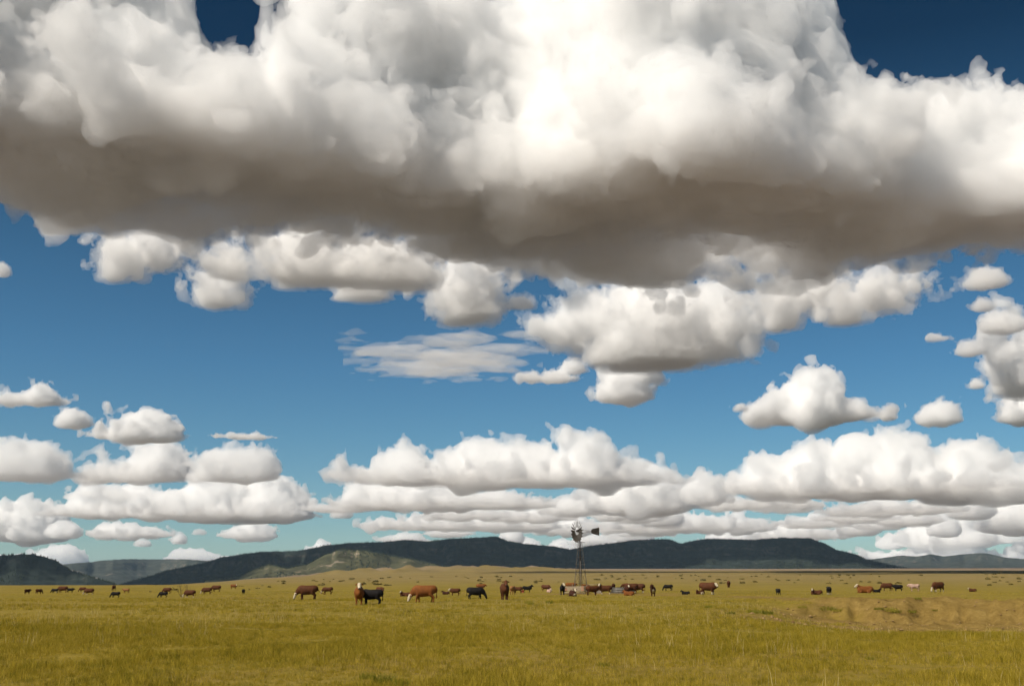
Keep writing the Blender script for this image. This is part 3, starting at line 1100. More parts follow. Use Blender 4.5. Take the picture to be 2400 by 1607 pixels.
def simple_mat(name, lo, hi, scale=6.0, rough=0.8, metal=0.0, stretch=(1, 1, 1), bump=0.0, spec=0.3):
    m, b, p = mat(name)
    setp(p, Roughness=rough, Metallic=metal, Specular_IOR_Level=spec)
    tc = V(b, b.node('ShaderNodeTexCoord').outputs['Object'])
    v = b.vmath('MULTIPLY', tc, stretch)
    n = b.noise(v, scale, 5, 0.65)
    c = b.ramp(n, [(0.32, lo), (0.68, hi)])
    m.node_tree.links.new(c.s, p.inputs['Base Color'])
    if bump:
        m.node_tree.links.new(b.bump(n, 0.5, bump).s, p.inputs['Normal'])
    return m


def aim(px, py):
    """direction (azimuth, elevation) of a place in the photograph, used to read its spot off the ground"""
    f, t = 2573.5, R(12.075)
    X, U = (px - 1200) / f, (803.5 - py) / f
    y, z = math.cos(t) - U * math.sin(t), math.sin(t) + U * math.cos(t)
    return math.degrees(math.atan2(X, y)), math.degrees(math.atan2(z, math.hypot(X, y)))


def spot(px, py):
    return ray_ground(*aim(px, py))


# ------------------------------------------------------------------ windmill
M_STEEL = simple_mat('weathered_galvanised_steel', (0.08, 0.07, 0.06), (0.20, 0.18, 0.155), 5.0, 0.6, 0.2)
M_STEEL_DARK = simple_mat('dark_rusty_steel', (0.022, 0.018, 0.014), (0.07, 0.055, 0.042), 5.0, 0.8, 0.0)
M_BLADE = simple_mat('dull_grey_sheet_metal', (0.022, 0.018, 0.015), (0.070, 0.060, 0.050), 3.0, 0.7, 0.0)
M_PALE = simple_mat('pale_galvanised_band', (0.17, 0.16, 0.15), (0.26, 0.25, 0.23), 4.0, 0.5, 0.2)


def build_windmill():
    wx, wy, wz, wr = spot(1361, 1390.0)
    root = add('windmill', None, label='tall steel farm windmill with a many bladed wheel and dark tail vane', cat='windmill', loc=(wx, wy, wz - 0.05))
    ang = R(28)
    H = 6.55
    b0, b1 = 0.66, 0.15

    def corner(k, z):
        h = b0 + (b1 - b0) * z / H
        a = ang + math.pi / 4 + k * math.pi / 2
        return Vector((h * math.sqrt(2) * math.cos(a), h * math.sqrt(2) * math.sin(a), z))
    for k in range(4):
        m = MB()
        m.rod(corner(k, -0.3), corner(k, H), 0.040, 0.032, 4)
        add('leg', m.mesh('leg'), M_STEEL if k % 2 else M_STEEL_DARK, root)
    for z in (1.35, 2.65, 3.7, 4.65, 5.5):
        for k in range(4):
            m = MB()
            a, c = corner(k, z), corner(k + 1, z)
            ext = 0.22 if z == 3.7 else 0.03
            d = (c - a).normalized()
            m.rod(a - d * ext, c + d * ext, 0.022, None, 4)
            add('girt', m.mesh('girt'), M_STEEL, root)
    zs = (0.0, 1.35, 2.65, 3.7, 4.65)
    for i in range(4):
        for k in range(4):
            m = MB()
            m.rod(corner(k, zs[i]), corner(k + 1, zs[i + 1]), 0.010, None, 4)
            m.rod(corner(k + 1, zs[i]), corner(k, zs[i + 1]), 0.010, None, 4)
            add('brace', m.mesh('brace'), M_STEEL_DARK, root)
    m = MB()
    m.rod((0, 0, -0.1), (0, 0, 4.2), 0.055, 0.045, 8)
    add('drop_pipe', m.mesh('drop_pipe', True), M_STEEL, root)
    m = MB()
    m.rod((0.0, 0, 4.2), (0, 0, H + 0.2), 0.030, 0.026, 6)
    add('pump_rod', m.mesh('pump_rod', True), M_STEEL_DARK, root)
    m = MB()
    for k in range(4):
        a = ang + k * math.pi / 2
        R3 = Matrix.Rotation(a, 3, 'Z')
        m.box(R3 @ Vector((0, 0.30, H - 0.02)), (0.98, 0.19, 0.05), R3)
    add('platform', m.mesh('platform'), M_STEEL_DARK, root)
    m = MB()
    m.rod((0, 0, H), (0, 0, H + 1.15), 0.065, 0.05, 8)
    add('mast', m.mesh('mast', True), M_STEEL_DARK, root)
    hub = Vector((0, 0, 7.98))
    n = Vector((-math.sin(R(62)), -math.cos(R(62)), 0))       # the way the wheel faces
    side = Vector((0, 0, 1)).cross(n).normalized()
    W = Matrix((side, n, Vector((0, 0, 1)))).transposed()      # local x across, y along the shaft
    hubc = hub + n * 0.42
    m = MB()
    m.box(hub + n * 0.05, (0.26, 0.5, 0.36), W)
    m.rod(hub, hubc + n * 0.12, 0.05, 0.05, 8)
    m.box(hub + Vector((0, 0, 0.22)), (0.18, 0.30, 0.12), W)
    add('gearbox', m.mesh('gearbox'), M_STEEL_DARK, root)
    # wheel
    wheel = add('wheel', None, None, root)
    m = MB()
    m.rod(hubc - n * 0.10, hubc + n * 0.14, 0.12, 0.10, 12)
    add('hub', m.mesh('hub', True), M_STEEL_DARK, wheel)
    Rr = 1.40
    nb = 18
    for ri, (rad, th, mt) in enumerate(((0.56, 0.030, M_PALE), (1.12, 0.018, M_STEEL_DARK))):
        m = MB()
        seg = 36
        for i in range(seg):
            a0, a1 = 2 * math.pi * i / seg, 2 * math.pi * (i + 1) / seg
            p0 = hubc + (side * math.cos(a0) + Vector((0, 0, 1)) * math.sin(a0)) * rad
            p1 = hubc + (side * math.cos(a1) + Vector((0, 0, 1)) * math.sin(a1)) * rad
            m.rod(p0, p1, th, None, 5)
        add('rim', m.mesh('rim', True), mt, wheel)
    for i in range(6):
        m = MB()
        a = 2 * math.pi * (i + 0.5) / 6
        dvec = side * math.cos(a) + Vector((0, 0, 1)) * math.sin(a)
        m.rod(hubc + dvec * 0.08, hubc + dvec * 1.12, 0.016, None, 5)
        add('spoke', m.mesh('spoke'), M_STEEL_DARK, wheel)
    for i in range(nb):
        m = MB()
        a = 2 * math.pi * i / nb
        rad = side * math.cos(a) + Vector((0, 0, 1)) * math.sin(a)
        tan = (Vector((0, 0, 1)).cross(n) * -math.sin(a) + Vector((0, 0, 1)) * math.cos(a)).normalized()
        pitch = R(-36)
        across = tan * math.cos(pitch) + n * math.sin(pitch)
        nor = rad.cross(across).normalized()
        k = len(m.v)
        # slightly cupped sheet: three strips across, real thickness
        for face in (0.004, -0.004):
            for (rr, hw) in ((0.54, 0.105), (Rr, 0.235)):
                for s in (-1, -0.33, 0.33, 1):
                    q = hubc + rad * rr + across * (hw * s) + nor * (0.045 * (1 - s * s) + face)
                    m.v.append(tuple(q))
        for s in range(3):
            m.f.append((k + s, k + s + 1, k + 5 + s, k + 4 + s))
            m.f.append((k + 8 + s, k + 12 + s, k + 13 + s, k + 9 + s))
        for a_, b_ in ((0, 4), (3, 7)):
            m.f.append((k + a_, k + b_, k + b_ + 8, k + a_ + 8))
        for s in range(3):
            m.f.append((k + s, k + 8 + s, k + 9 + s, k + s + 1))
            m.f.append((k + 4 + s, k + 5 + s, k + 13 + s, k + 12 + s))
        add('blade', m.mesh('blade'), M_BLADE, wheel)
    # tail: folded out to the right
    td = Vector((math.sin(R(78)), math.cos(R(78)), 0))
    m = MB()
    m.rod(hub + Vector((0, 0, 0.10)), hub + td * 1.55 + Vector((0, 0, 0.02)), 0.022, None, 5)
    m.rod(hub + Vector((0, 0, -0.30)), hub + td * 1.55 + Vector((0, 0, -0.10)), 0.022, None, 5)
    m.rod(hub + td * 0.95 + Vector((0, 0, 0.05)), hub + td * 0.95 + Vector((0, 0, -0.18)), 0.014, None, 4)
    add('tail_boom', m.mesh('tail_boom'), M_STEEL_DARK, root)
    T = Matrix((td, Vector((0, 0, 1)).cross(td), Vector((0, 0, 1)))).transposed()
    m = MB()
    o = [(1.52, -0.08), (1.56, -0.26), (1.72, -0.36), (2.62, -0.60), (2.62, 0.46), (1.72, 0.26), (1.56, 0.16)]
    m.prism(o, 0.012, T)
    m.v = [tuple(Vector(q) + hub + Vector((0, 0, 0.03))) for q in m.v]
    vane = add('tail_vane', m.mesh('tail_vane'), M_BLADE, root)
    m = MB()
    for (z0, z1) in ((-0.13, -0.30), (0.10, 0.22)):
        m.rod(hub + td * 1.6 + Vector((0, 0, z0)) - T @ Vector((0, 0.02, 0)), hub + td * 2.58 + Vector((0, 0, z1)) - T @ Vector((0, 0.02, 0)), 0.018, None, 4)
    add('vane_rib', m.mesh('vane_rib'), M_STEEL, vane)
    return wx, wy, wz


WX, WY, WZ = build_windmill()

# ------------------------------------------------------------------ plank pen round the windmill foot
M_PLANK = simple_mat('weathered_grey_plank', (0.20, 0.155, 0.10), (0.40, 0.32, 0.215), 3.0, 0.9, 0.0, (1, 6, 6), 0.01, 0.1)
M_PLANK_RED = simple_mat('plank_end_faded_red', (0.30, 0.14, 0.08), (0.46, 0.25, 0.15), 5.0, 0.9, 0.0, (1, 4, 4), 0.01, 0.1)
M_POST = simple_mat('weathered_fence_post', (0.17, 0.13, 0.085), (0.34, 0.275, 0.185), 4.0, 0.9, 0.0, (6, 6, 1), 0.01, 0.1)


def build_pen():
    rng = random.Random(8)
    x0, y0, z0, r0 = spot(1323, 1391.5)
    x1, y1, z1, r1 = spot(1368.5, 1391.5)
    root = add('plank_pen', None, label='weathered plank pen with faded red board ends round the windmill foot', cat='fence', loc=((x0 + x1) / 2, (y0 + y1) / 2, z0))
    o = Vector(root.location)
    A, B = Vector((x0, y0, z0)) - o, Vector((x1, y1, z0)) - o
    Cc = B + Vector((0.62, 3.1, 0))
    D = A + Vector((0.25, 3.1, 0))

    def post(p, h, r=0.055):
        m = MB()
        m.rod(p + Vector((0, 0, -0.2)), p + Vector((rng.uniform(-.03, .03), 0, h)), r, r * 0.85, 7)
        add('post', m.mesh('post', True), M_POST, root)

    def board(a, b, z, h, mt, th=0.035, sag=0.02):
        m = MB()
        d = b - a
        L = d.length
        an = math.atan2(d.y, d.x)
        R3 = Matrix.Rotation(an, 3, 'Z') @ Matrix.Rotation(rng.uniform(-sag, sag), 3, 'Y')
        m.box((0, 0, 0), (L, th, h), None, 0.008, rng)
        me = m.mesh('board')
        ob = add('board', me, mt, root)
        ob.location = (a + b) / 2 + Vector((0, 0, z))
        ob.rotation_euler = R3.to_euler()
        return ob
    off = Vector((0, -0.07, 0))
    post(A, 1.45); post(A + (B - A) * 0.40 + Vector((0, 0.02, 0)), 1.25, 0.04); post(B, 1.0); post(Cc, 1.1); post(D, 1.1)
    post((B + Cc) / 2, 1.0, 0.045)
    k = (B - A) * 0.14
    board(A + off, B - k + off, 0.83, 0.20, M_PLANK)
    board(B - k * 0.98 + off, B + off, 0.83, 0.20, M_PLANK_RED, sag=0.0)
    board(A + off * 1.02, A + k + off * 1.02, 0.56, 0.22, M_PLANK_RED, sag=0.0)
    board(A + k * 1.02 + off, B - k + off, 0.60, 0.15, M_PLANK)
    board(A + k * 1.02 + off, B - k + off, 0.42, 0.15, M_PLANK)
    board(B - k * 0.98 + off, B + off, 0.52, 0.22, M_PLANK_RED, sag=0.0)
    m = MB()
    m.rod(A + Vector((-0.05, -0.10, 0.17)), B + Vector((0.15, -0.10, 0.15)), 0.075, 0.065, 8)
    add('rail', m.mesh('rail', True), M_PLANK, root)
    so = Vector((0.07, 0, 0))
    for z, h in ((0.85, 0.2), (0.62, 0.18), (0.40, 0.16)):
        board(B + so, Cc + so, z, h, M_PLANK)
        board(D, A, z, h, M_PLANK)
        board(Cc, D, z, h, M_PLANK)
    # the thin sagging rail that runs out to the left post
    m = MB()
    m.rod(A + Vector((-0.62, -0.15, 0.70)), A + Vector((0.0, -0.12, 0.84)), 0.035, 0.04, 6)
    add('rail', m.mesh('rail', True), M_POST, root)
    m = MB()
    m.rod(A + Vector((-0.62, -0.15, -0.1)), A + Vector((-0.62, -0.15, 0.75)), 0.03, 0.028, 6)
    add('post', m.mesh('post', True), M_POST, root)


build_pen()

# ------------------------------------------------------------------ water
M_TANK = simple_mat('dull_grey_tank_steel', (0.085, 0.078, 0.066), (0.19, 0.175, 0.15), 2.5, 0.55, 0.4, (1, 1, 0.3))
M_CONC = simple_mat('stained_concrete', (0.20, 0.165, 0.125), (0.36, 0.31, 0.245), 3.0, 0.95, 0.0, (1, 1, 1), 0.01, 0.1)
mw, bw, pw = mat('trough_water')
setp(pw, Base_Color=(0.02, 0.028, 0.03, 1), Roughness=0.06, Specular_IOR_Level=0.5)
M_WATER = mw


def build_tank():
    x, y, z, r = spot(1462, 1390.0)
    root = add('stock_tank', None, label='round grey steel stock tank with cattle standing against it', cat='water tank', loc=(x, y + 1.4, z - 0.02))
    m = MB()
    m.lathe([(1.50, 0.0), (1.50, 0.20), (1.515, 0.22), (1.50, 0.24), (1.50, 0.48), (1.515, 0.50), (1.50, 0.52), (1.50, 0.74)], 40)
    m.lathe([(1.47, 0.74), (1.47, 0.02)], 40)
    add('tank_wall', m.mesh('tank_wall', True), M_TANK, root)
    m = MB()
    m.lathe([(1.46, 0.735), (1.46, 0.775), (1.53, 0.775), (1.53, 0.735), (1.46, 0.735)], 40)
    add('rim', m.mesh('rim'), M_STEEL, root)
    m = MB()
    m.lathe([(1.468, 0.60), (0.6, 0.60), (0.02, 0.60)], 40, True)
    add('water', m.mesh('water'), M_WATER, root)
    x, y, z, r = spot(1401, 1389.5)
    root = add('water_trough', None, label='small stained concrete trough between the plank pen and grey tank', cat='trough', loc=(x, y, z))
    m = MB()
    L, Wd, Hh, t = 0.95, 0.55, 0.40, 0.08
    m.box((0, -Wd / 2 + t / 2, Hh / 2), (L, t, Hh)); m.box((0, Wd / 2 - t / 2, Hh / 2), (L, t, Hh))
    m.box((-L / 2 + t / 2, 0, Hh / 2), (t, Wd - 2 * t - 0.004, Hh - 0.004)); m.box((L / 2 - t / 2, 0, Hh / 2), (t, Wd - 2 * t - 0.004, Hh - 0.004))
    add('basin', m.mesh('basin'), M_CONC, root)
    m = MB()
    m.box((0, 0, 0.30), (L - 2 * t - 0.01, Wd - 2 * t - 0.01, 0.02))
    add('water', m.mesh('water'), M_WATER, root)
    # low dark timber rail between pen and trough
    x, y, z, r = spot(1393, 1386)
    root = add('timber_rail', None, label='grey timber rail on two posts behind the brown cow by the pen', cat='fence', loc=(x, y + 1.2, z))
    for sx in (-0.55, 0.60):
        m = MB(); m.rod((sx, 0, -0.2), (sx, 0, 1.02), 0.06, 0.05, 7)
        add('post', m.mesh('post', True), M_POST, root)
    for zz, rr in ((0.97, 0.055), (0.62, 0.045)):
        m = MB(); m.rod((-0.75, -0.09, zz - 0.02), (0.80, -0.09, zz + 0.03), rr, rr * 0.9, 8)
        add('rail', m.mesh('rail', True), M_PLANK, root)
    # mineral tub
    x, y, z, r = spot(1225.5, 1387.5)
    root = add('mineral_tub', None, label='faded red mineral lick tub in the grass by the small black calf', cat='feed tub', loc=(x, y, z - 0.01))
    m = MB(); m.lathe([(0.15, 0.0), (0.185, 0.30), (0.20, 0.305), (0.20, 0.33), (0.17, 0.33), (0.16, 0.24)], 20)
    mr = simple_mat('faded_red_plastic', (0.42, 0.07, 0.05), (0.55, 0.13, 0.09), 4, 0.6)
    add('tub_wall', m.mesh('tub_wall', True), mr, root)
    m = MB(); m.lathe([(0.165, 0.22), (0.08, 0.25), (0.01, 0.245)], 16, True)
    add('mineral_lick', m.mesh('mineral_lick', True), simple_mat('pink_mineral', (0.5, 0.24, 0.2), (0.62, 0.34, 0.28), 8, 0.9), root)


build_tank()
# ------------------------------------------------------------------ cattle
def seg_sdf(P, a, b, ra, rb, sq):
    a = np.asarray(a, np.float32); b = np.asarray(b, np.float32)
    ba = b - a
    p = P - a
    t = np.clip((p @ ba) / (ba @ ba + 1e-9), 0, 1)
    q = p - t[:, None] * ba
    d = np.sqrt(q[:, 0] ** 2 + (q[:, 1] / sq) ** 2 + q[:, 2] ** 2)
    return (d - (ra + (rb - ra) * t)) * min(1.0, 0.5 + 0.5 * sq)


def chain(pts):
    """pts: (x, y, z, radius, squash)"""
    return [(p[:3], q[:3], p[3], q[3], 0.5 * (p[4] + q[4])) for p, q in zip(pts[:-1], pts[1:])]


def yaw_about(p, c, a, pitch=0.0):
    x, y, z = p[0] - c[0], p[1] - c[1], p[2] - c[2]
    x, z = x * math.cos(pitch) + z * math.sin(pitch), -x * math.sin(pitch) + z * math.cos(pitch)
    return (c[0] + x * math.cos(a) - y * math.sin(a), c[1] + x * math.sin(a) + y * math.cos(a), c[2] + z) + tuple(p[3:])


def cow_parts(pose, turn=0.0, calf=False):
    """returns trunk+limb chains and head chains for a pose; the animal faces +X"""
    lie = pose.startswith('lie')
    dz = -0.50 if lie else 0.0
    thin = 0.86 if calf else 1.0
    trunk = [(-0.84, 0, 0.97 + dz, 0.20, 0.90), (-0.72, 0, 0.98 + dz, 0.32, 0.88), (-0.48, 0, 0.93 + dz, 0.375 * thin, 0.86), (-0.15, 0, 0.87 + dz, 0.415 * thin, 0.86),
             (0.18, 0, 0.86 + dz, 0.425 * thin, 0.82), (0.45, 0, 0.90 + dz, 0.40 * thin, 0.72), (0.64, 0, 0.92 + dz, 0.31, 0.68), (0.75, 0, 0.84 + dz, 0.22, 0.66)]
    ch = chain(trunk)
    # withers, hips, brisket
    ch += [((0.30, 0, 1.17 + dz), (0.52, 0, 1.18 + dz), 0.11, 0.10, 0.8), ((-0.62, 0.14, 1.20 + dz), (-0.62, -0.14, 1.20 + dz), 0.085, 0.085, 1.0),
           ((0.66, 0, 0.72 + dz), (0.40, 0, 0.60 + dz), 0.12, 0.12, 0.8)]
    if not calf:
        ch += [((-0.42, 0, 0.60 + dz), (-0.52, 0, 0.62 + dz), 0.12, 0.11, 1.0)]
    if lie:
        for s in (1, -1):
            ch += chain([(0.42, 0.20 * s, 0.34, 0.15, 0.8), (0.58, 0.23 * s, 0.14, 0.085, 1), (0.86, 0.22 * s, 0.065, 0.06, 1), (0.56, 0.25 * s, 0.045, 0.05, 1)])
            ch += chain([(-0.56, 0.20 * s, 0.34, 0.24, 0.8), (-0.20, 0.33 * s, 0.20, 0.12, 1), (-0.50, 0.40 * s, 0.075, 0.065, 1), (-0.16, 0.42 * s, 0.05, 0.05, 1)])
    else:
        st = {'stand': (0.02, -0.05, 0.03, -0.04), 'graze': (0.10, -0.08, -0.06, 0.10), 'walk': (0.16, -0.14, -0.12, 0.14)}.get(pose, (0.03, -0.03, 0.03, -0.04))
        for i, s in enumerate((1, -1)):
            o = st[i]
            ch += chain([(0.46, 0.17 * s, 0.80, 0.17, 0.75), (0.43 + o * 0.3, 0.18 * s, 0.58, 0.105, 0.9), (0.46 + o * 0.7, 0.17 * s, 0.34, 0.066, 1), (0.44 + o, 0.17 * s, 0.12, 0.048, 1), (0.47 + o, 0.17 * s, 0.035, 0.058, 1)])
            o = st[2 + i]
            ch += chain([(-0.58, 0.17 * s, 0.90, 0.26, 0.7), (-0.50 + o * 0.3, 0.19 * s, 0.64, 0.155, 0.8), (-0.74 + o * 0.7, 0.18 * s, 0.40, 0.072, 0.9), (-0.70 + o, 0.18 * s, 0.13, 0.050, 1), (-0.67 + o, 0.18 * s, 0.035, 0.060, 1)])
    # tail
    if pose == 'swish':
        tl = [(-0.93, 0, 1.13, 0.04, 1), (-1.05, 0.02, 0.85, 0.028, 1), (-1.28, 0.04, 0.62, 0.026, 1), (-1.62, 0.05, 0.52, 0.035, 1), (-1.75, 0.05, 0.50, 0.02, 1)]
    else:
        tl = [(-0.93, 0, 1.13 + dz, 0.04, 1), (-1.01, 0.02, 0.95 + dz, 0.028, 1), (-0.99, 0.04, max(0.62 + dz, 0.2), 0.026, 1), (-0.97, 0.05, max(0.42 + dz, 0.08), 0.045, 1), (-0.97, 0.05, max(0.30 + dz, 0.05), 0.022, 1)]
    ch += chain(tl)
    # neck and head
    if pose in ('graze', 'swish'):
        neck = [(0.55, 0, 1.01, 0.28, 0.6), (0.82, 0, 0.78, 0.225, 0.60), (1.00, 0, 0.55, 0.165, 0.72)]
        poll = (1.05, 0, 0.50)
        head = [(1.05, 0, 0.50, 0.135, 1.0), (1.11, 0, 0.35, 0.128, 0.98), (1.155, 0, 0.21, 0.100, 0.95), (1.18, 0, 0.12, 0.094, 1.08)]
        eardir = (0.05, 0.02)
    else:
        k = dz
        up = 0.0 if pose not in ('low',) else -0.28
        neck = [(0.52, 0, 1.05 + k, 0.29, 0.62), (0.76, 0, 1.20 + k + up * 0.5, 0.225, 0.64), (0.92, 0, 1.37 + k + up, 0.165, 0.75)]
        poll = (0.94, 0, 1.43 + k + up)
        head = [(0.94, 0, 1.43 + k + up, 0.138, 1.0), (1.07, 0, 1.33 + k + up, 0.130, 0.98), (1.19, 0, 1.22 + k + up, 0.102, 0.95), (1.255, 0, 1.16 + k + up, 0.096, 1.08)]
    ears = []
    for s in (1, -1):
        ears.append([(poll[0] - 0.02, 0.10 * s, poll[2] + 0.0, 0.035, 1), (poll[0] - 0.04, 0.20 * s, poll[2] + 0.0, 0.052, 1), (poll[0] - 0.05, 0.29 * s, poll[2] - 0.03, 0.030, 1)])
    if turn:
        c = (0.62, 0, poll[2])
        neck = [neck[0]] + [yaw_about(p, (0.55, 0, p[2]), turn * f) for p, f in zip(neck[1:], (0.45, 0.75))]
        np_ = yaw_about(poll, (0.55, 0, poll[2]), turn * 0.75)
        sh = (np_[0] - poll[0], np_[1] - poll[1])

        def mv(p):
            q = yaw_about(p, poll, turn)
            return (q[0] + sh[0], q[1] + sh[1]) + tuple(q[2:])
        head = [mv(p) for p in head]
        ears = [[mv(p) for p in e] for e in ears]
    ch += chain(neck)
    hd = []
    # squash is along Y, so a turned head uses round sections
    if abs(turn) > 0.3:
        head = [p[:4] + (1.0,) for p in head]
    hd += chain(head)
    er = []
    for e in ears:
        er += chain(e)
    return ch, hd, er, head


COW_MESH = {}


def cow_mesh(pose, turn=0.0, calf=False):
    key = (pose, round(turn, 2), calf)
    if key in COW_MESH:
        return COW_MESH[key]
    ch, hd, er, head = cow_parts(pose, turn, calf)
    vox = 0.032
    allp = np.array([s[0] for s in ch + hd + er] + [s[1] for s in ch + hd + er])
    lo, hi_ = allp.min(0) - 0.45, allp.max(0) + 0.45
    lo[2] = -0.09
    ax = [np.arange(lo[i], hi_[i], vox, dtype=np.float32) for i in range(3)]
    G = np.stack(np.meshgrid(*ax, indexing='ij'), -1).reshape(-1, 3)

    def union(segs, k, F=None):
        for s in segs:
            d = seg_sdf(G, *s)
            if F is None:
                F = d
            else:
                h = np.clip(0.5 + 0.5 * (F - d) / k, 0, 1)
                F = F * (1 - h) + d * h - k * h * (1 - h)
        return F
    F = union(ch, 0.055)
    Fh = union(hd, 0.03)
    Fe = union(er, 0.015)
    F = union([], 0.1, F)
    h = np.clip(0.5 + 0.5 * (F - Fh) / 0.05, 0, 1)
    F = F * (1 - h) + Fh * h - 0.05 * h * (1 - h)
    h = np.clip(0.5 + 0.5 * (F - Fe) / 0.02, 0, 1)
    F = F * (1 - h) + Fe * h - 0.02 * h * (1 - h)
    F = F.reshape([len(a) for a in ax])
    me = iso_mesh('cow', -F, lo, (vox, vox, vox), 0.0, 0.1)
    n = len(me.polygons)
    cen = np.empty(n * 3, np.float32)
    me.polygons.foreach_get('center', cen)
    cen = cen.reshape(-1, 3)
    dh = np.min([seg_sdf(cen, *s) for s in hd], 0)
    de = np.min([seg_sdf(cen, *s) for s in er], 0)
    mz = np.array(head[-1][:3])
    idx = np.zeros(n, np.int32)
    face = (dh < 0.03) & (de > 0.02)
    idx[face] = 1
    idx[np.linalg.norm(cen - mz - (np.array(head[-1][:3]) - np.array(head[-2][:3])) * 0.9, axis=1) < 0.10] = 2
    low = (cen[:, 2] < 0.05) if pose.startswith('lie') else (cen[:, 2] < 0.07)
    chest = (cen[:, 0] > 0.50) & (np.abs(cen[:, 1]) < 0.16) & (cen[:, 2] < (0.9 if not pose.startswith('lie') else 0.4)) & (cen[:, 2] > 0.5 * (0 if pose.startswith('lie') else 1)) & ~face
    idx[chest & (idx == 0)] = 3
    shank = (cen[:, 2] < 0.30) & (not pose.startswith('lie')) & (idx == 0)
    idx[shank] = 4
    if not pose.startswith('lie'):
        idx[low] = 2
    me.polygons.foreach_set('material_index', idx)
    for _ in range(5):
        me.materials.append(M_HOOF)
    COW_MESH[key] = me
    return me


def coat(name, lo, hi):
    m, b, p = mat(name)
    setp(p, Roughness=0.75, Specular_IOR_Level=0.15)
    tc = V(b, b.node('ShaderNodeTexCoord').outputs['Object'])
    n = b.noise(tc, 2.2, 5, 0.6) * 0.7 + b.noise(tc, 22, 3, 0.6) * 0.3
    c = b.ramp(n, [(0.34, lo), (0.64, hi)])
    m.node_tree.links.new(c.s, p.inputs['Base Color'])
    return m


M_HOOF = coat('dark_nose_and_hoof', (0.03, 0.022, 0.02), (0.07, 0.05, 0.045))
COATS = {
    'red': coat('red_brown_coat', (0.058, 0.021, 0.009), (0.112, 0.040, 0.015)),
    'dark': coat('dark_red_coat', (0.032, 0.012, 0.007), (0.065, 0.022, 0.010)),
    'orange': coat('orange_brown_coat', (0.13, 0.043, 0.010), (0.24, 0.085, 0.020)),
    'tan': coat('tan_coat', (0.19, 0.085, 0.03), (0.32, 0.16, 0.06)),
    'black': coat('black_coat', (0.006, 0.005, 0.005), (0.018, 0.015, 0.014)),
    'pale': coat('pale_pinkish_coat', (0.36, 0.22, 0.16), (0.55, 0.38, 0.30)),
    'white': coat('cream_white_hair', (0.38, 0.31, 0.20), (0.58, 0.50, 0.36)),
}
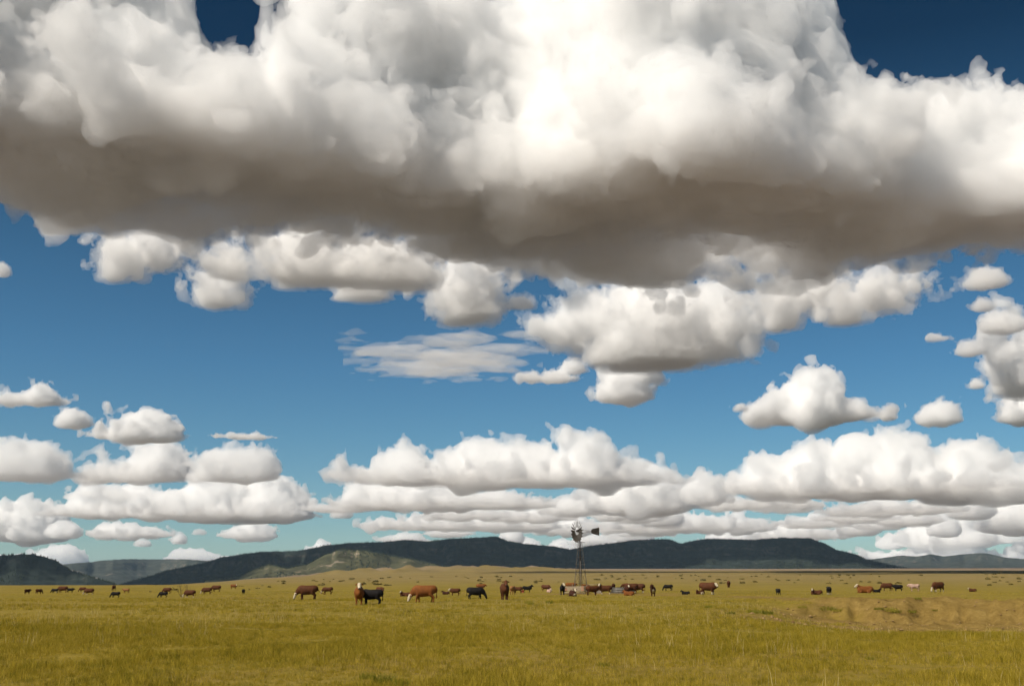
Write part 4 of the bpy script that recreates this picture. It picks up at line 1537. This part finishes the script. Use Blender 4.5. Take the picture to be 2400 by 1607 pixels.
# what each coat number of the animal shows: coat, face, nose and hoof, chest, shanks
TURN = {'L': R(72), 'R': R(-72), 'l': R(38), 'r': R(-38), '': 0.0}
LAND = {'graze': 1.35, 'swish': 1.35, 'stand': 1.56, 'low': 1.38, 'walk': 1.56, 'lie': 1.06}
HERD = [
    # px, feet py, height px, pose, turn, heading, coat, white marks (f face, c chest, s shanks), calf, label
    (64, 1391.5, 9.5, 'low', '', 70, 'dark', '', 1, 'small dark calf seen from behind, leftmost animal of the herd'),
    (91, 1391, 11, 'graze', '', 60, 'red', '', 1, 'small brown calf walking away, second animal from the left edge'),
    (146, 1388.5, 14.5, 'graze', '', 180, 'red', 'f', 0, 'brown cow grazing behind a black calf near the left edge'),
    (128, 1389, 8, 'graze', '', 185, 'black', '', 1, 'black calf with head down overlapping a brown cow at the left'),
    (165, 1387.5, 8.5, 'low', '', 10, 'black', '', 1, 'black calf facing right beside the grazing brown cow at the left'),
    (193, 1386, 10, 'graze', '', 180, 'red', '', 0, 'brown cow half hidden behind a white faced grazing cow'),
    (208, 1393, 14, 'graze', '', 183, 'red', 'fs', 0, 'brown white faced cow grazing, right of the small black calf'),
    (266, 1383, 11.5, 'graze', '', -88, 'red', '', 0, 'reddish cow seen head on against the foot of the dark hill'),
    (270, 1399.5, 12.5, 'graze', '', 184, 'black', '', 1, 'lone black calf grazing below the reddish head on cow'),
    (295, 1388.5, 8.5, 'low', '', 182, 'tan', '', 1, 'small tan calf walking left between two black calves'),
    (391, 1390, 13, 'graze', '', 180, 'red', '', 0, 'brown cow behind a black calf left of the bare bush'),
    (382, 1399.5, 12.5, 'graze', '', 182, 'black', '', 1, 'black calf with cropped outline left of the bare bush'),
    (444, 1400, 17.5, 'graze', '', 176, 'red', 'fs', 0, 'brown white faced cow grazing right beside the bare bush'),
    (484, 1391.5, 15, 'graze', '', 184, 'red', 'f', 0, 'brown cow with white face down, second right of the bare bush'),
    (506, 1386, 14.5, 'graze', '', 178, 'red', 'f', 0, 'brown cow overlapping another one right of the bare bush'),
    (548, 1379, 10.5, 'low', 'R', 0, 'orange', 'f', 0, 'orange brown cow high on the rise above the dark lone calf'),
    (570, 1391.5, 11.5, 'low', '', -90, 'black', '', 1, 'dark narrow calf seen end on, alone in the grass'),
    (719, 1404, 32.5, 'swish', '', 182, 'red', 'f', 0, 'big brown cow grazing with its tail swishing out to the right'),
    (767, 1391.5, 16.5, 'graze', '', 182, 'red', 'f', 1, 'brown white faced calf grazing behind the tail swishing cow'),
    (841, 1417, 50, 'stand', '', -82, 'orange', 'f', 0, 'orange brown cow with cream white face staring at the camera'),
    (870, 1416, 36, 'low', '', 180, 'black', '', 0, 'solid black cow standing sideways, right of the white faced starer'),
    (890, 1398, 23.5, 'low', '', -62, 'red', '', 0, 'brown cow peering out from behind the solid black cow'),
    (949, 1396.5, 12.5, 'lie', 'L', 178, 'red', 'f', 1, 'brown white faced calf lying in the grass, left of the big orange cow'),
    (974, 1396, 22, 'stand', '', -85, 'dark', '', 1, 'dark brown calf looking over the back of the big orange cow'),
    (993, 1411, 40, 'graze', '', 180, 'orange', 'f', 0, 'big orange brown cow grazing with its nose in the grass'),
    (1045, 1392, 7.5, 'lie', '', 175, 'dark', '', 1, 'small dark calf curled up left of a white faced brown cow'),
    (1066, 1394.5, 17, 'low', '', 180, 'red', 'f', 0, 'brown cow with bright white face standing left of the big black cow'),
    (1115, 1403.5, 28, 'graze', '', 2, 'black', '', 0, 'big black cow with its head down, facing right'),
    (1127, 1382, 14.5, 'low', '', 5, 'orange', '', 0, 'orange brown cow showing over the back of the big black cow'),
    (1183, 1404.5, 44, 'stand', '', -84, 'red', '', 0, 'large brown cow facing the camera with wide ears, no white'),
    (1202, 1392.5, 20.5, 'low', '', 75, 'tan', '', 1, 'tan calf seen from behind, right of the large brown facing cow'),
    (1213, 1389, 15.5, 'low', 'L', 170, 'red', 'f', 1, 'brown white faced calf left of the red mineral tub'),
    (1236, 1387.5, 17.5, 'stand', '', 12, 'black', '', 1, 'black calf with raised head beside the red mineral tub'),
    (1280, 1385, 15.5, 'graze', '', -25, 'red', 'f', 0, 'brown cow bending over the pale calf left of the windmill'),
    (1287, 1387.5, 9.5, 'lie', '', -70, 'pale', '', 1, 'pale pinkish calf lying under the head of a brown cow'),
    (1318, 1393, 27, 'stand', 'l', -95, 'black', 'f', 1, 'black calf with a yellowish white face at the left end of the pen'),
    (1338, 1381, 16.5, 'low', '', 5, 'orange', '', 0, 'reddish cow standing behind the plank pen'),
    (1343, 1396.5, 18, 'lie', '', -75, 'dark', 'fc', 1, 'dark calf with white muzzle lying in front of the plank pen'),
    (1371, 1381, 13, 'low', '', 30, 'orange', '', 0, 'orange brown cow rump just right of the windmill legs'),
    (1389, 1394.5, 23, 'low', '', 20, 'red', '', 0, 'brown cow standing right of the pen with its rump to the camera'),
    (1418, 1392.5, 25, 'stand', 'L', 178, 'red', 'fs', 0, 'brown cow with a long white face looking out between pen and tank'),
    (1438, 1383, 16.5, 'low', '', 85, 'dark', '', 0, 'round dark brown rump showing over the left side of the tank'),
    (1478, 1390, 24, 'low', '', 182, 'red', '', 0, 'long brown cow standing along the tank, head to the left'),
    (1470, 1390.5, 20, 'stand', '', -78, 'dark', 'f', 1, 'dark calf with a white blaze facing the camera at the tank'),
    (1495, 1389, 22, 'graze', '', 170, 'red', 's', 0, 'brown cow with light hind legs, last one right of the tank'),
    (1474, 1395, 13, 'lie', 'r', 175, 'orange', '', 0, 'orange brown cow lying on the bare ground below the tank'),
    (1531, 1397, 27.5, 'stand', 'r', -95, 'dark', 'c', 0, 'dark brown cow with a white chest walking at the camera'),
    (1566, 1383.5, 14.5, 'graze', '', 184, 'black', '', 1, 'small black calf grazing behind, right of the white chested cow'),
    (1607, 1392.5, 10, 'lie', '', 178, 'black', '', 1, 'black calf lying flat at the start of the dirt track'),
    (1641, 1391.5, 10.5, 'lie', 'L', 178, 'red', '', 1, 'brown calf lying behind the big white faced cow on the track'),
    (1661, 1393, 29, 'low', 'r', -28, 'red', 'fs', 0, 'big brown cow with white face on the dirt track, shadow to the right'),
    (1708, 1376, 15.5, 'graze', '', 80, 'red', '', 0, 'lone brown cow grazing uphill of the dirt track'),
    (1824, 1393.5, 15, 'low', '', 95, 'black', '', 1, 'black calf seen from behind, alone on the right hand grass'),
    (1914, 1392.5, 13.5, 'lie', 'L', 178, 'red', 'f', 1, 'brown calf with a round white face lying left of a black calf'),
    (1943, 1393, 19, 'low', '', 85, 'black', 's', 1, 'black calf with white hind feet seen from behind'),
    (2028, 1388.5, 19, 'lie', '', 182, 'orange', 'f', 0, 'orange brown white faced cow lying with head raised to the left'),
    (2055, 1387.5, 9, 'lie', '', 0, 'black', '', 1, 'small black calf lying at the tail of the resting orange cow'),
    (2079, 1384, 17.5, 'graze', '', 182, 'red', '', 0, 'brown cow grazing in front of a black cow on the right'),
    (2105, 1384.5, 14.5, 'low', '', 180, 'black', '', 0, 'black cow standing nose to tail behind a brown one'),
    (2143, 1384.5, 16.5, 'low', '', 180, 'pale', '', 1, 'pale pink calf standing alone on the right'),
    (2199, 1386.5, 22, 'graze', '', 205, 'red', 'fs', 0, 'sturdy brown cow with white face down, rightmost standing animal'),
    (2280, 1385.5, 8.5, 'lie', '', 180, 'red', 'f', 1, 'brown white faced calf lying alone, rightmost of the herd'),
]
CATTLE_XY = []


def build_herd():
    for (px, py, hp, pose, turn, head, ct, marks, calf, label) in HERD:
        x, y, z, r = spot(px, py)
        me = cow_mesh(pose, TURN[turn], bool(calf))
        H = hp * r / 2573.0
        s = H / LAND[pose]
        s = max(0.45, min(1.18, s))
        o = add('calf' if calf else 'cow', me, None, label=label, cat='calf' if calf else 'cow', group='cattle grazing round the windmill')
        o.location = (x, y, z - 0.015)
        o.rotation_euler = (0, 0, R(head))
        o.scale = (s, s, s)
        cm, wm = COATS[ct], COATS['white']
        sl = [cm, wm if 'f' in marks else cm, M_HOOF, wm if 'c' in marks else cm, wm if 's' in marks else cm]
        for i, mm in enumerate(sl):
            o.material_slots[i].link = 'OBJECT'
            o.material_slots[i].material = mm
        CATTLE_XY.append((x, y, s))


build_herd()
# ------------------------------------------------------------------ grass, sagebrush, weeds
def leaf_mat(name, stops, rnd=True, scale=0.35):
    m, b, p = mat(name)
    setp(p, Roughness=0.8, Specular_IOR_Level=0.1)
    g = V(b, b.node('ShaderNodeNewGeometry').outputs['Position'])
    n = b.noise(g, scale, 3, 0.6) * 0.5 + b.noise(g, scale * 0.16, 3, 0.6) * 0.5
    if rnd:
        rr = V(b, b.node('ShaderNodeObjectInfo').outputs['Random'])
        n = n * 0.55 + rr * 0.45
    c = b.ramp(n, stops)
    t = m.node_tree
    t.links.new(c.s, p.inputs['Base Color'])
    tr = b.node('ShaderNodeBsdfTranslucent')
    t.links.new(c.s, tr.inputs['Color'])
    mx = b.node('ShaderNodeMixShader')
    mx.inputs[0].default_value = 0.35
    t.links.new(p.outputs[0], mx.inputs[1])
    t.links.new(tr.outputs[0], mx.inputs[2])
    out = [q for q in t.nodes if q.type == 'OUTPUT_MATERIAL'][0]
    t.links.new(mx.outputs[0], out.inputs['Surface'])
    return m


def tuft_mesh(name, seed, blades, h, spread, w, lean=0.35):
    rng = random.Random(seed)
    v, f = [], []
    for i in range(blades):
        a = rng.uniform(0, 6.283)
        rr = spread * math.sqrt(rng.random())
        bx, by = rr * math.cos(a), rr * math.sin(a)
        hh = h * rng.uniform(0.45, 1.15)
        la = rng.uniform(0, 6.283)
        le = hh * lean * rng.uniform(0.2, 1.6)
        fa = rng.uniform(0, 6.283)
        dx, dy = math.cos(fa) * w * rng.uniform(0.6, 1.3) / 2, math.sin(fa) * w / 2
        k = len(v)
        for t, ww in ((0, 1.0), (0.55, 0.75), (1.0, 0.12)):
            cx = bx + math.cos(la) * le * t * t
            cy = by + math.sin(la) * le * t * t
            cz = hh * t - 0.02
            v.append((cx - dx * ww, cy - dy * ww, cz))
            v.append((cx + dx * ww, cy + dy * ww, cz))
        f.append((k, k + 1, k + 3, k + 2))
        f.append((k + 2, k + 3, k + 5, k + 4))
    me = bpy.data.meshes.new(name)
    me.from_pydata(v, [], f)
    return me


def scatter(name, label, tufts, P, scl, seed):
    """one object: tufts set out over points by geometry nodes"""
    n = len(P)
    rng = np.random.default_rng(seed)
    me = bpy.data.meshes.new(name)
    me.vertices.add(n)
    me.vertices.foreach_set('co', P.astype(np.float32).ravel())
    for nm, val in (('size', scl), ('spin', rng.uniform(0, 6.283, n)), ('tall', rng.uniform(0.75, 1.25, n))):
        a = me.attributes.new(nm, 'FLOAT', 'POINT')
        a.data.foreach_set('value', val.astype(np.float32))
    a = me.attributes.new('kind_index', 'INT', 'POINT')
    a.data.foreach_set('value', rng.integers(0, len(tufts), n).astype(np.int32))
    ob = add(name, me, None, label=label, kind='stuff')
    ng = bpy.data.node_groups.new(name + '_scatter', 'GeometryNodeTree')
    ng.interface.new_socket('Geometry', in_out='INPUT', socket_type='NodeSocketGeometry')
    ng.interface.new_socket('Geometry', in_out='OUTPUT', socket_type='NodeSocketGeometry')
    N, L = ng.nodes, ng.links
    gi, go = N.new('NodeGroupInput'), N.new('NodeGroupOutput')
    iop = N.new('GeometryNodeInstanceOnPoints')
    g2i = N.new('GeometryNodeGeometryToInstance')
    for tm in reversed(tufts):
        o = bpy.data.objects.new(tm.name, tm)
        oi = N.new('GeometryNodeObjectInfo')
        oi.inputs['Object'].default_value = o
        oi.inputs['As Instance'].default_value = True
        L.new(oi.outputs['Geometry'], g2i.inputs[0])

    def attr(nm, typ):
        q = N.new('GeometryNodeInputNamedAttribute')
        q.data_type = typ
        q.inputs['Name'].default_value = nm
        return q.outputs['Attribute']
    L.new(gi.outputs[0], iop.inputs['Points'])
    L.new(g2i.outputs[0], iop.inputs['Instance'])
    iop.inputs['Pick Instance'].default_value = True
    L.new(attr('kind_index', 'INT'), iop.inputs['Instance Index'])
    cx = N.new('ShaderNodeCombineXYZ')
    L.new(attr('spin', 'FLOAT'), cx.inputs['Z'])
    L.new(cx.outputs[0], iop.inputs['Rotation'])
    mu = N.new('ShaderNodeMath'); mu.operation = 'MULTIPLY'
    L.new(attr('size', 'FLOAT'), mu.inputs[0]); L.new(attr('tall', 'FLOAT'), mu.inputs[1])
    c2 = N.new('ShaderNodeCombineXYZ')
    sz = attr('size', 'FLOAT')
    L.new(sz, c2.inputs[0]); L.new(sz, c2.inputs[1]); L.new(mu.outputs[0], c2.inputs[2])
    L.new(c2.outputs[0], iop.inputs['Scale'])
    L.new(iop.outputs[0], go.inputs[0])
    md = ob.modifiers.new('scatter', 'NODES')
    md.node_group = ng
    return ob


def wedge_points(n, r0, r1, seed, amax=32.0, power=1.0):
    rng = np.random.default_rng(seed)
    r = np.sqrt(rng.uniform(r0 ** 2, r1 ** 2, n)) if power == 1.0 else np.exp(rng.uniform(math.log(r0), math.log(r1), n))
    a = np.radians(rng.uniform(-amax, amax, n))
    x, y = r * np.sin(a), r * np.cos(a)
    return x, y, r


GRASS_STOPS = [(0.20, (0.140, 0.127, 0.013)), (0.40, (0.285, 0.222, 0.018)), (0.60, (0.42, 0.310, 0.032)), (0.82, (0.57, 0.43, 0.095))]
M_GRASS = leaf_mat('golden_green_grass', GRASS_STOPS, True, 0.22)
M_GREEN = leaf_mat('green_weed_leaf', [(0.25, (0.13, 0.14, 0.013)), (0.5, (0.22, 0.21, 0.02)), (0.75, (0.34, 0.29, 0.045))])
M_SAGE = leaf_mat('sagebrush_leaf', [(0.25, (0.13, 0.108, 0.035)), (0.5, (0.22, 0.178, 0.060)), (0.78, (0.36, 0.29, 0.105))])


def build_grass():
    def tufts(tag, n, blades, h, spread, w, mt, lean=0.35):
        out = []
        for i in range(n):
            me = tuft_mesh('grass_tuft_' + tag, 50 + i, blades, h, spread, w, lean)
            me.materials.append(mt)
            out.append(me)
        return out
    x, y, r = wedge_points(100000, 14, 62, 1)
    d = dirt_amt(x, y)
    dens = fbm(x / 2.2, y / 2.2, 3, 81)
    rng = np.random.default_rng(3)
    k = (rng.random(len(x)) > d * 0.9) & (dens > 0.22) & (rng.random(len(x)) > sst(r, 36, 62))
    x, y, d, dens = x[k], y[k], d[k], dens[k]
    P = np.stack([x, y, ground_z(x, y)], -1)
    scatter('grass', 'tall golden green grass in the foreground', tufts('near', 8, 16, 0.20, 0.16, 0.009, M_GRASS), P, 0.38 + 0.62 * np.clip((dens - 0.3) * 2, 0, 1) * (1 - 0.5 * d), 5)
    x, y, r = wedge_points(64000, 34, 175, 2)
    d = dirt_amt(x, y)
    dens = fbm(x / 5, y / 5, 3, 83)
    k = (rng.random(len(x)) > d * 1.3) & (dens > 0.33) & (rng.random(len(x)) < 1.15 - r / 260) & (rng.random(len(x)) < sst(r, 32, 60))
    x, y, d, dens, r = x[k], y[k], d[k], dens[k], r[k]
    P = np.stack([x, y, ground_z(x, y)], -1)
    fade = 1 - 0.55 * sst(r, 85, 130)
    scatter('grass', 'golden grass tufts among the grazing cattle', tufts('mid', 6, 14, 0.21, 0.30, 0.020, M_GRASS), P, (0.32 + 0.60 * np.clip((dens - 0.33) * 2.5, 0, 1)) * fade, 6)

    # dry seed stalks standing above the sward
    x, y, r = wedge_points(4500, 14, 90, 12)
    d = dirt_amt(x, y)
    k = (fbm(x / 6, y / 6, 3, 88) > 0.5) & (d < 0.5)
    P = np.stack([x[k], y[k], ground_z(x[k], y[k])], -1)
    m = leaf_mat('dry_seed_stalk', [(0.3, (0.42, 0.31, 0.10)), (0.7, (0.66, 0.52, 0.22))])
    scatter('grass', 'pale dry seed stalks standing above the grass', tufts('stalk', 5, 4, 0.40, 0.14, 0.010, m, 0.22), P, np.random.default_rng(7).uniform(0.6, 1.15, len(P)), 8)


WEED_SPOTS = [(1240, 1414, 20, 1), (1288, 1413, 18, 1), (1245, 1417, 14, 1), (900, 1602, 60, 1), (860, 1590, 40, 1), (940, 1606, 46, 1), (1712, 1438, 24, 0), (1765, 1436, 30, 0), (1795, 1438, 34, 0), (1940, 1430, 36, 0), (1965, 1432, 26, 0), (2085, 1432, 34, 0),
              (2100, 1436, 24, 0), (2135, 1438, 26, 0), (2152, 1406, 18, 0), (1880, 1424, 20, 0), (2192, 1432, 14, 0), (2060, 1430, 22, 0), (1500, 1430, 14, 1), (1660, 1424, 18, 1), (2040, 1545, 22, 1), (1415, 1560, 26, 1)]
MARKS = [(64, 'the leftmost dark calf'), (128, 'the left grazing cow and calf'), (208, 'the left white faced grazing cow'), (270, 'the lone black calf'), (391, 'the pair left of the bare bush'), (425, 'the bare bush'), (500, 'the two cows right of the bare bush'), (570, 'the dark end-on calf'),
         (640, 'the gap left of the tail swishing cow'), (719, 'the tail swishing cow'), (767, 'the calf by the tail swishing cow'), (841, 'the white faced staring cow'), (880, 'the solid black cow'), (949, 'the lying white faced calf'), (993, 'the big orange cow'), (1066, 'the cow left of the big black one'), (1115, 'the big black cow'),
         (1183, 'the large brown facing cow'), (1232, 'the red mineral tub'), (1283, 'the pale calf'), (1340, 'the plank pen'), (1361, 'the windmill'), (1418, 'the trough'), (1462, 'the stock tank'), (1500, 'the right end of the tank'), (1531, 'the white chested cow'), (1566, 'the small black grazing calf'), (1607, 'the black calf lying on the track'),
         (1661, 'the big cow on the track'), (1708, 'the lone uphill cow'), (1765, 'the empty grass past the lone uphill cow'), (1824, 'the lone black calf on the right'), (1914, 'the round faced lying calf'), (1943, 'the white footed black calf'), (2028, 'the resting orange cow'), (2079, 'the right hand grazing cow'), (2105, 'the right hand black cow'), (2143, 'the pale pink calf'),
         (2199, 'the sturdy rightmost cow'), (2240, 'the gap before the rightmost calf'), (2280, 'the rightmost lying calf'), (2340, 'the empty grass at the right edge')]


def mark_near(px):
    return min(MARKS, key=lambda m: abs(m[0] - px))[1]


WEED_LABEL = 'green weed clump growing in the dry grass'
WEED_LABEL2 = 'low olive weed clump on the bare earth beside the gully'


def bush_mesh(name, seed, n=90, flat=0.55):
    """a low rounded clump: many leaf sprays spread through a dome, with a few woody stems"""
    rng = random.Random(seed)
    m = MB()
    v, f = [], []
    lob = [(rng.uniform(-0.28, 0.28), rng.uniform(-0.28, 0.28), rng.uniform(0.20, 0.34)) for _ in range(4)]
    for i in range(n):
        lx, ly, lr = rng.choice(lob)
        a, e = rng.uniform(0, 6.283), math.asin(rng.uniform(0.0, 1.0))
        rr = lr * rng.uniform(0.75, 1.08)
        c = Vector((lx + rr * math.cos(a) * math.cos(e), ly + rr * math.sin(a) * math.cos(e), flat * (0.08 + rr * 1.7 * math.sin(e))))
        s = rng.uniform(0.07, 0.14)
        d1 = Vector((rng.uniform(-1, 1), rng.uniform(-1, 1), rng.uniform(-0.3, 1))).normalized() * s
        d2 = Vector((rng.uniform(-1, 1), rng.uniform(-1, 1), rng.uniform(-0.5, 0.8))).normalized() * s * 0.8
        k = len(v)
        v += [tuple(c - d1), tuple(c + d2), tuple(c + d1), tuple(c - d2)]
        f.append((k, k + 1, k + 2, k + 3))
    m.v, m.f = v, f
    me = bpy.data.meshes.new(name)
    me.from_pydata(m.v, [], m.f)
    return me


def build_shrubs():
    rng = random.Random(21)
    shapes = []
    for i in range(6):
        me = bush_mesh('sagebrush', 200 + i, 110)
        me.materials.append(M_SAGE)
        shapes.append(me)
    weeds = []
    for i in range(3):
        me = tuft_mesh('weed_clump', 400 + i, 150, 0.42, 0.46, 0.022, 0.5)
        me.materials.append(M_GREEN)
        weeds.append(me)
    for i, (px, py, wp, kind) in enumerate(WEED_SPOTS):
        x, y, z, r = spot(px, py)
        w = wp * r / 2573.0
        o = add('weed_clump', weeds[i % 3], label=('%s green weed clump in the grass in front of %s' if kind else '%s olive weed clump on bare earth, below %s') % ('wide' if wp > 35 else 'small' if wp < 21 else 'middling', mark_near(px)), cat='weed', group='green weed clumps' if kind else 'weeds beside the gully', loc=(x, y, z), rotz=rng.uniform(0, 6.28))
        o.scale = (w / 0.95, w / 0.95, w / 0.95 * (0.9 if kind else 0.65))
    zones = [  # px range, py range at left/right, count, label, group
        (640, 1010, 1352, 1372, 36, 'low dark sagebrush clump on the rise left of the big black cow', 'sagebrush on the left rise'),
        (1010, 1330, 1350, 1368, 24, 'low sagebrush clump on the plain just left of the windmill', 'sagebrush left of the windmill'),
        (1390, 1660, 1347, 1364, 26, 'low sagebrush clump on the plain right of the windmill', 'sagebrush right of the windmill'),
        (1660, 2080, 1344, 1368, 36, 'low sagebrush clump on the plain above the dirt track', 'sagebrush above the dirt track'),
        (2080, 2400, 1343, 1372, 20, 'low sagebrush clump on the plain near the right edge', 'sagebrush at the right'),
        (200, 640, 1372, 1384, 10, 'small sagebrush clump below the dark left hill', 'sagebrush on the left'),
    ]
    for (xa, xb, ya, yb, n, label, group) in zones:
        for _ in range(n):
            px = rng.uniform(xa, xb)
            t = rng.random() ** 1.25
            py = ya + (yb - ya) * t
            if xa == 200:
                py = max(py, np.interp(px, [200, 400, 500, 640], [1378, 1377, 1371, 1361]) + rng.uniform(0, 10))
            elif xa == 640:
                py = max(py, np.interp(px, [640, 780, 1010], [1360, 1355, 1348]) + rng.uniform(0, 4))
            x, y, z, r = spot(px, py)
            if r > 1500:
                continue
            w = rng.uniform(7, 15) * (0.7 + 0.5 * t) * r / 2573.0
            w = min(w, 4.5)
            sx = 'broad' if w * 2573 / r > 13.2 else 'middling' if w * 2573 / r > 11 else 'low' if w * 2573 / r > 9 else 'little' if w * 2573 / r > 7.3 else 'tiny'
            dd = 'just' if t > 0.55 else 'some way' if t > 0.2 else 'far'
            label = '%s sagebrush clump %s behind %s' % (sx, dd, mark_near(px))
            o = add('sagebrush', rng.choice(shapes), label=label, cat='shrub', group='sagebrush clumps on the plain', loc=(x, y, z - 0.05 * w), rotz=rng.uniform(0, 6.28))
            o.scale = (w, w * rng.uniform(0.8, 1.2), w * rng.uniform(0.75, 1.1))


def build_bare_bush():
    x, y, z, r = spot(425, 1398)
    rng = random.Random(5)
    root = add('bare_bush', None, label='leafless forked bush beside a brown white faced cow on the left', cat='bush', loc=(x, y, z))

    def grow(m, p, d, L, rad, depth):
        q = p
        for s in range(3):
            d = (d + Vector((rng.uniform(-.22, .22), rng.uniform(-.22, .22), rng.uniform(-.05, .18)))).normalized()
            n = q + d * (L / 3)
            m.rod(q, n, rad * (1 - 0.2 * s), rad * (1 - 0.2 * (s + 1)), 5)
            q = n
        if depth:
            for k in range(rng.choice((2, 3))):
                dd = (d + Vector((rng.uniform(-.8, .8), rng.uniform(-.6, .6), rng.uniform(-.3, .5)))).normalized()
                grow(m, q, dd, L * 0.68, rad * 0.6, depth - 1)
    for an, tilt in ((180, 0.35), (160, 0.75), (10, 0.55), (-20, 0.9), (90, 0.3)):
        m = MB()
        d = Vector((math.cos(R(an)) * math.sin(tilt), math.sin(R(an)) * 0.5 * math.sin(tilt), math.cos(tilt)))
        grow(m, Vector((0.03 * math.cos(R(an)), 0, -0.05)), d, 0.66, 0.032, 2)
        add('branch', m.mesh('branch'), simple_mat('grey_brown_bark', (0.07, 0.05, 0.03), (0.15, 0.11, 0.065), 8, 0.9) if an == 180 else bpy.data.materials['grey_brown_bark'], root)


def build_rubble():
    """clods and stones broken from the gully bank: uncountable"""
    rng = np.random.default_rng(9)
    n = 480
    az = rng.uniform(9.5, 27, n)
    r = rng.uniform(56, 92, n)
    x, y = r * np.sin(np.radians(az)), r * np.cos(np.radians(az))
    k = dirt_amt(x, y) > 0.45
    x, y = x[k], y[k]
    z = ground_z(x, y)
    cos, tris = [], []
    T = [(0, 1, 2), (0, 2, 3), (0, 3, 4), (0, 4, 1), (5, 2, 1), (5, 3, 2), (5, 4, 3), (5, 1, 4)]
    B = np.array([(0, 0, .6), (1, 0, 0), (0, 1, 0), (-1, 0, 0), (0, -1, 0), (0, 0, -.6)])
    for i in range(len(x)):
        s = rng.uniform(0.04, 0.15)
        c = B * s * rng.uniform(0.6, 1.4, (6, 3)) + np.array([x[i], y[i], z[i] + s * 0.15])
        tris += [tuple(j + 6 * i for j in t) for t in T]
        cos.append(c)
    me = mesh_np('rubble', np.concatenate(cos), tris=np.array(tris), smooth=False)
    add('rubble', me, simple_mat('dry_earth_clod', (0.17, 0.10, 0.04), (0.36, 0.25, 0.11), 1.5, 1.0, 0, (1, 1, 1), 0, 0.05), kind='stuff', label='broken clods of earth strewn below the gully bank')


build_grass()
build_shrubs()
build_bare_bush()
build_rubble()
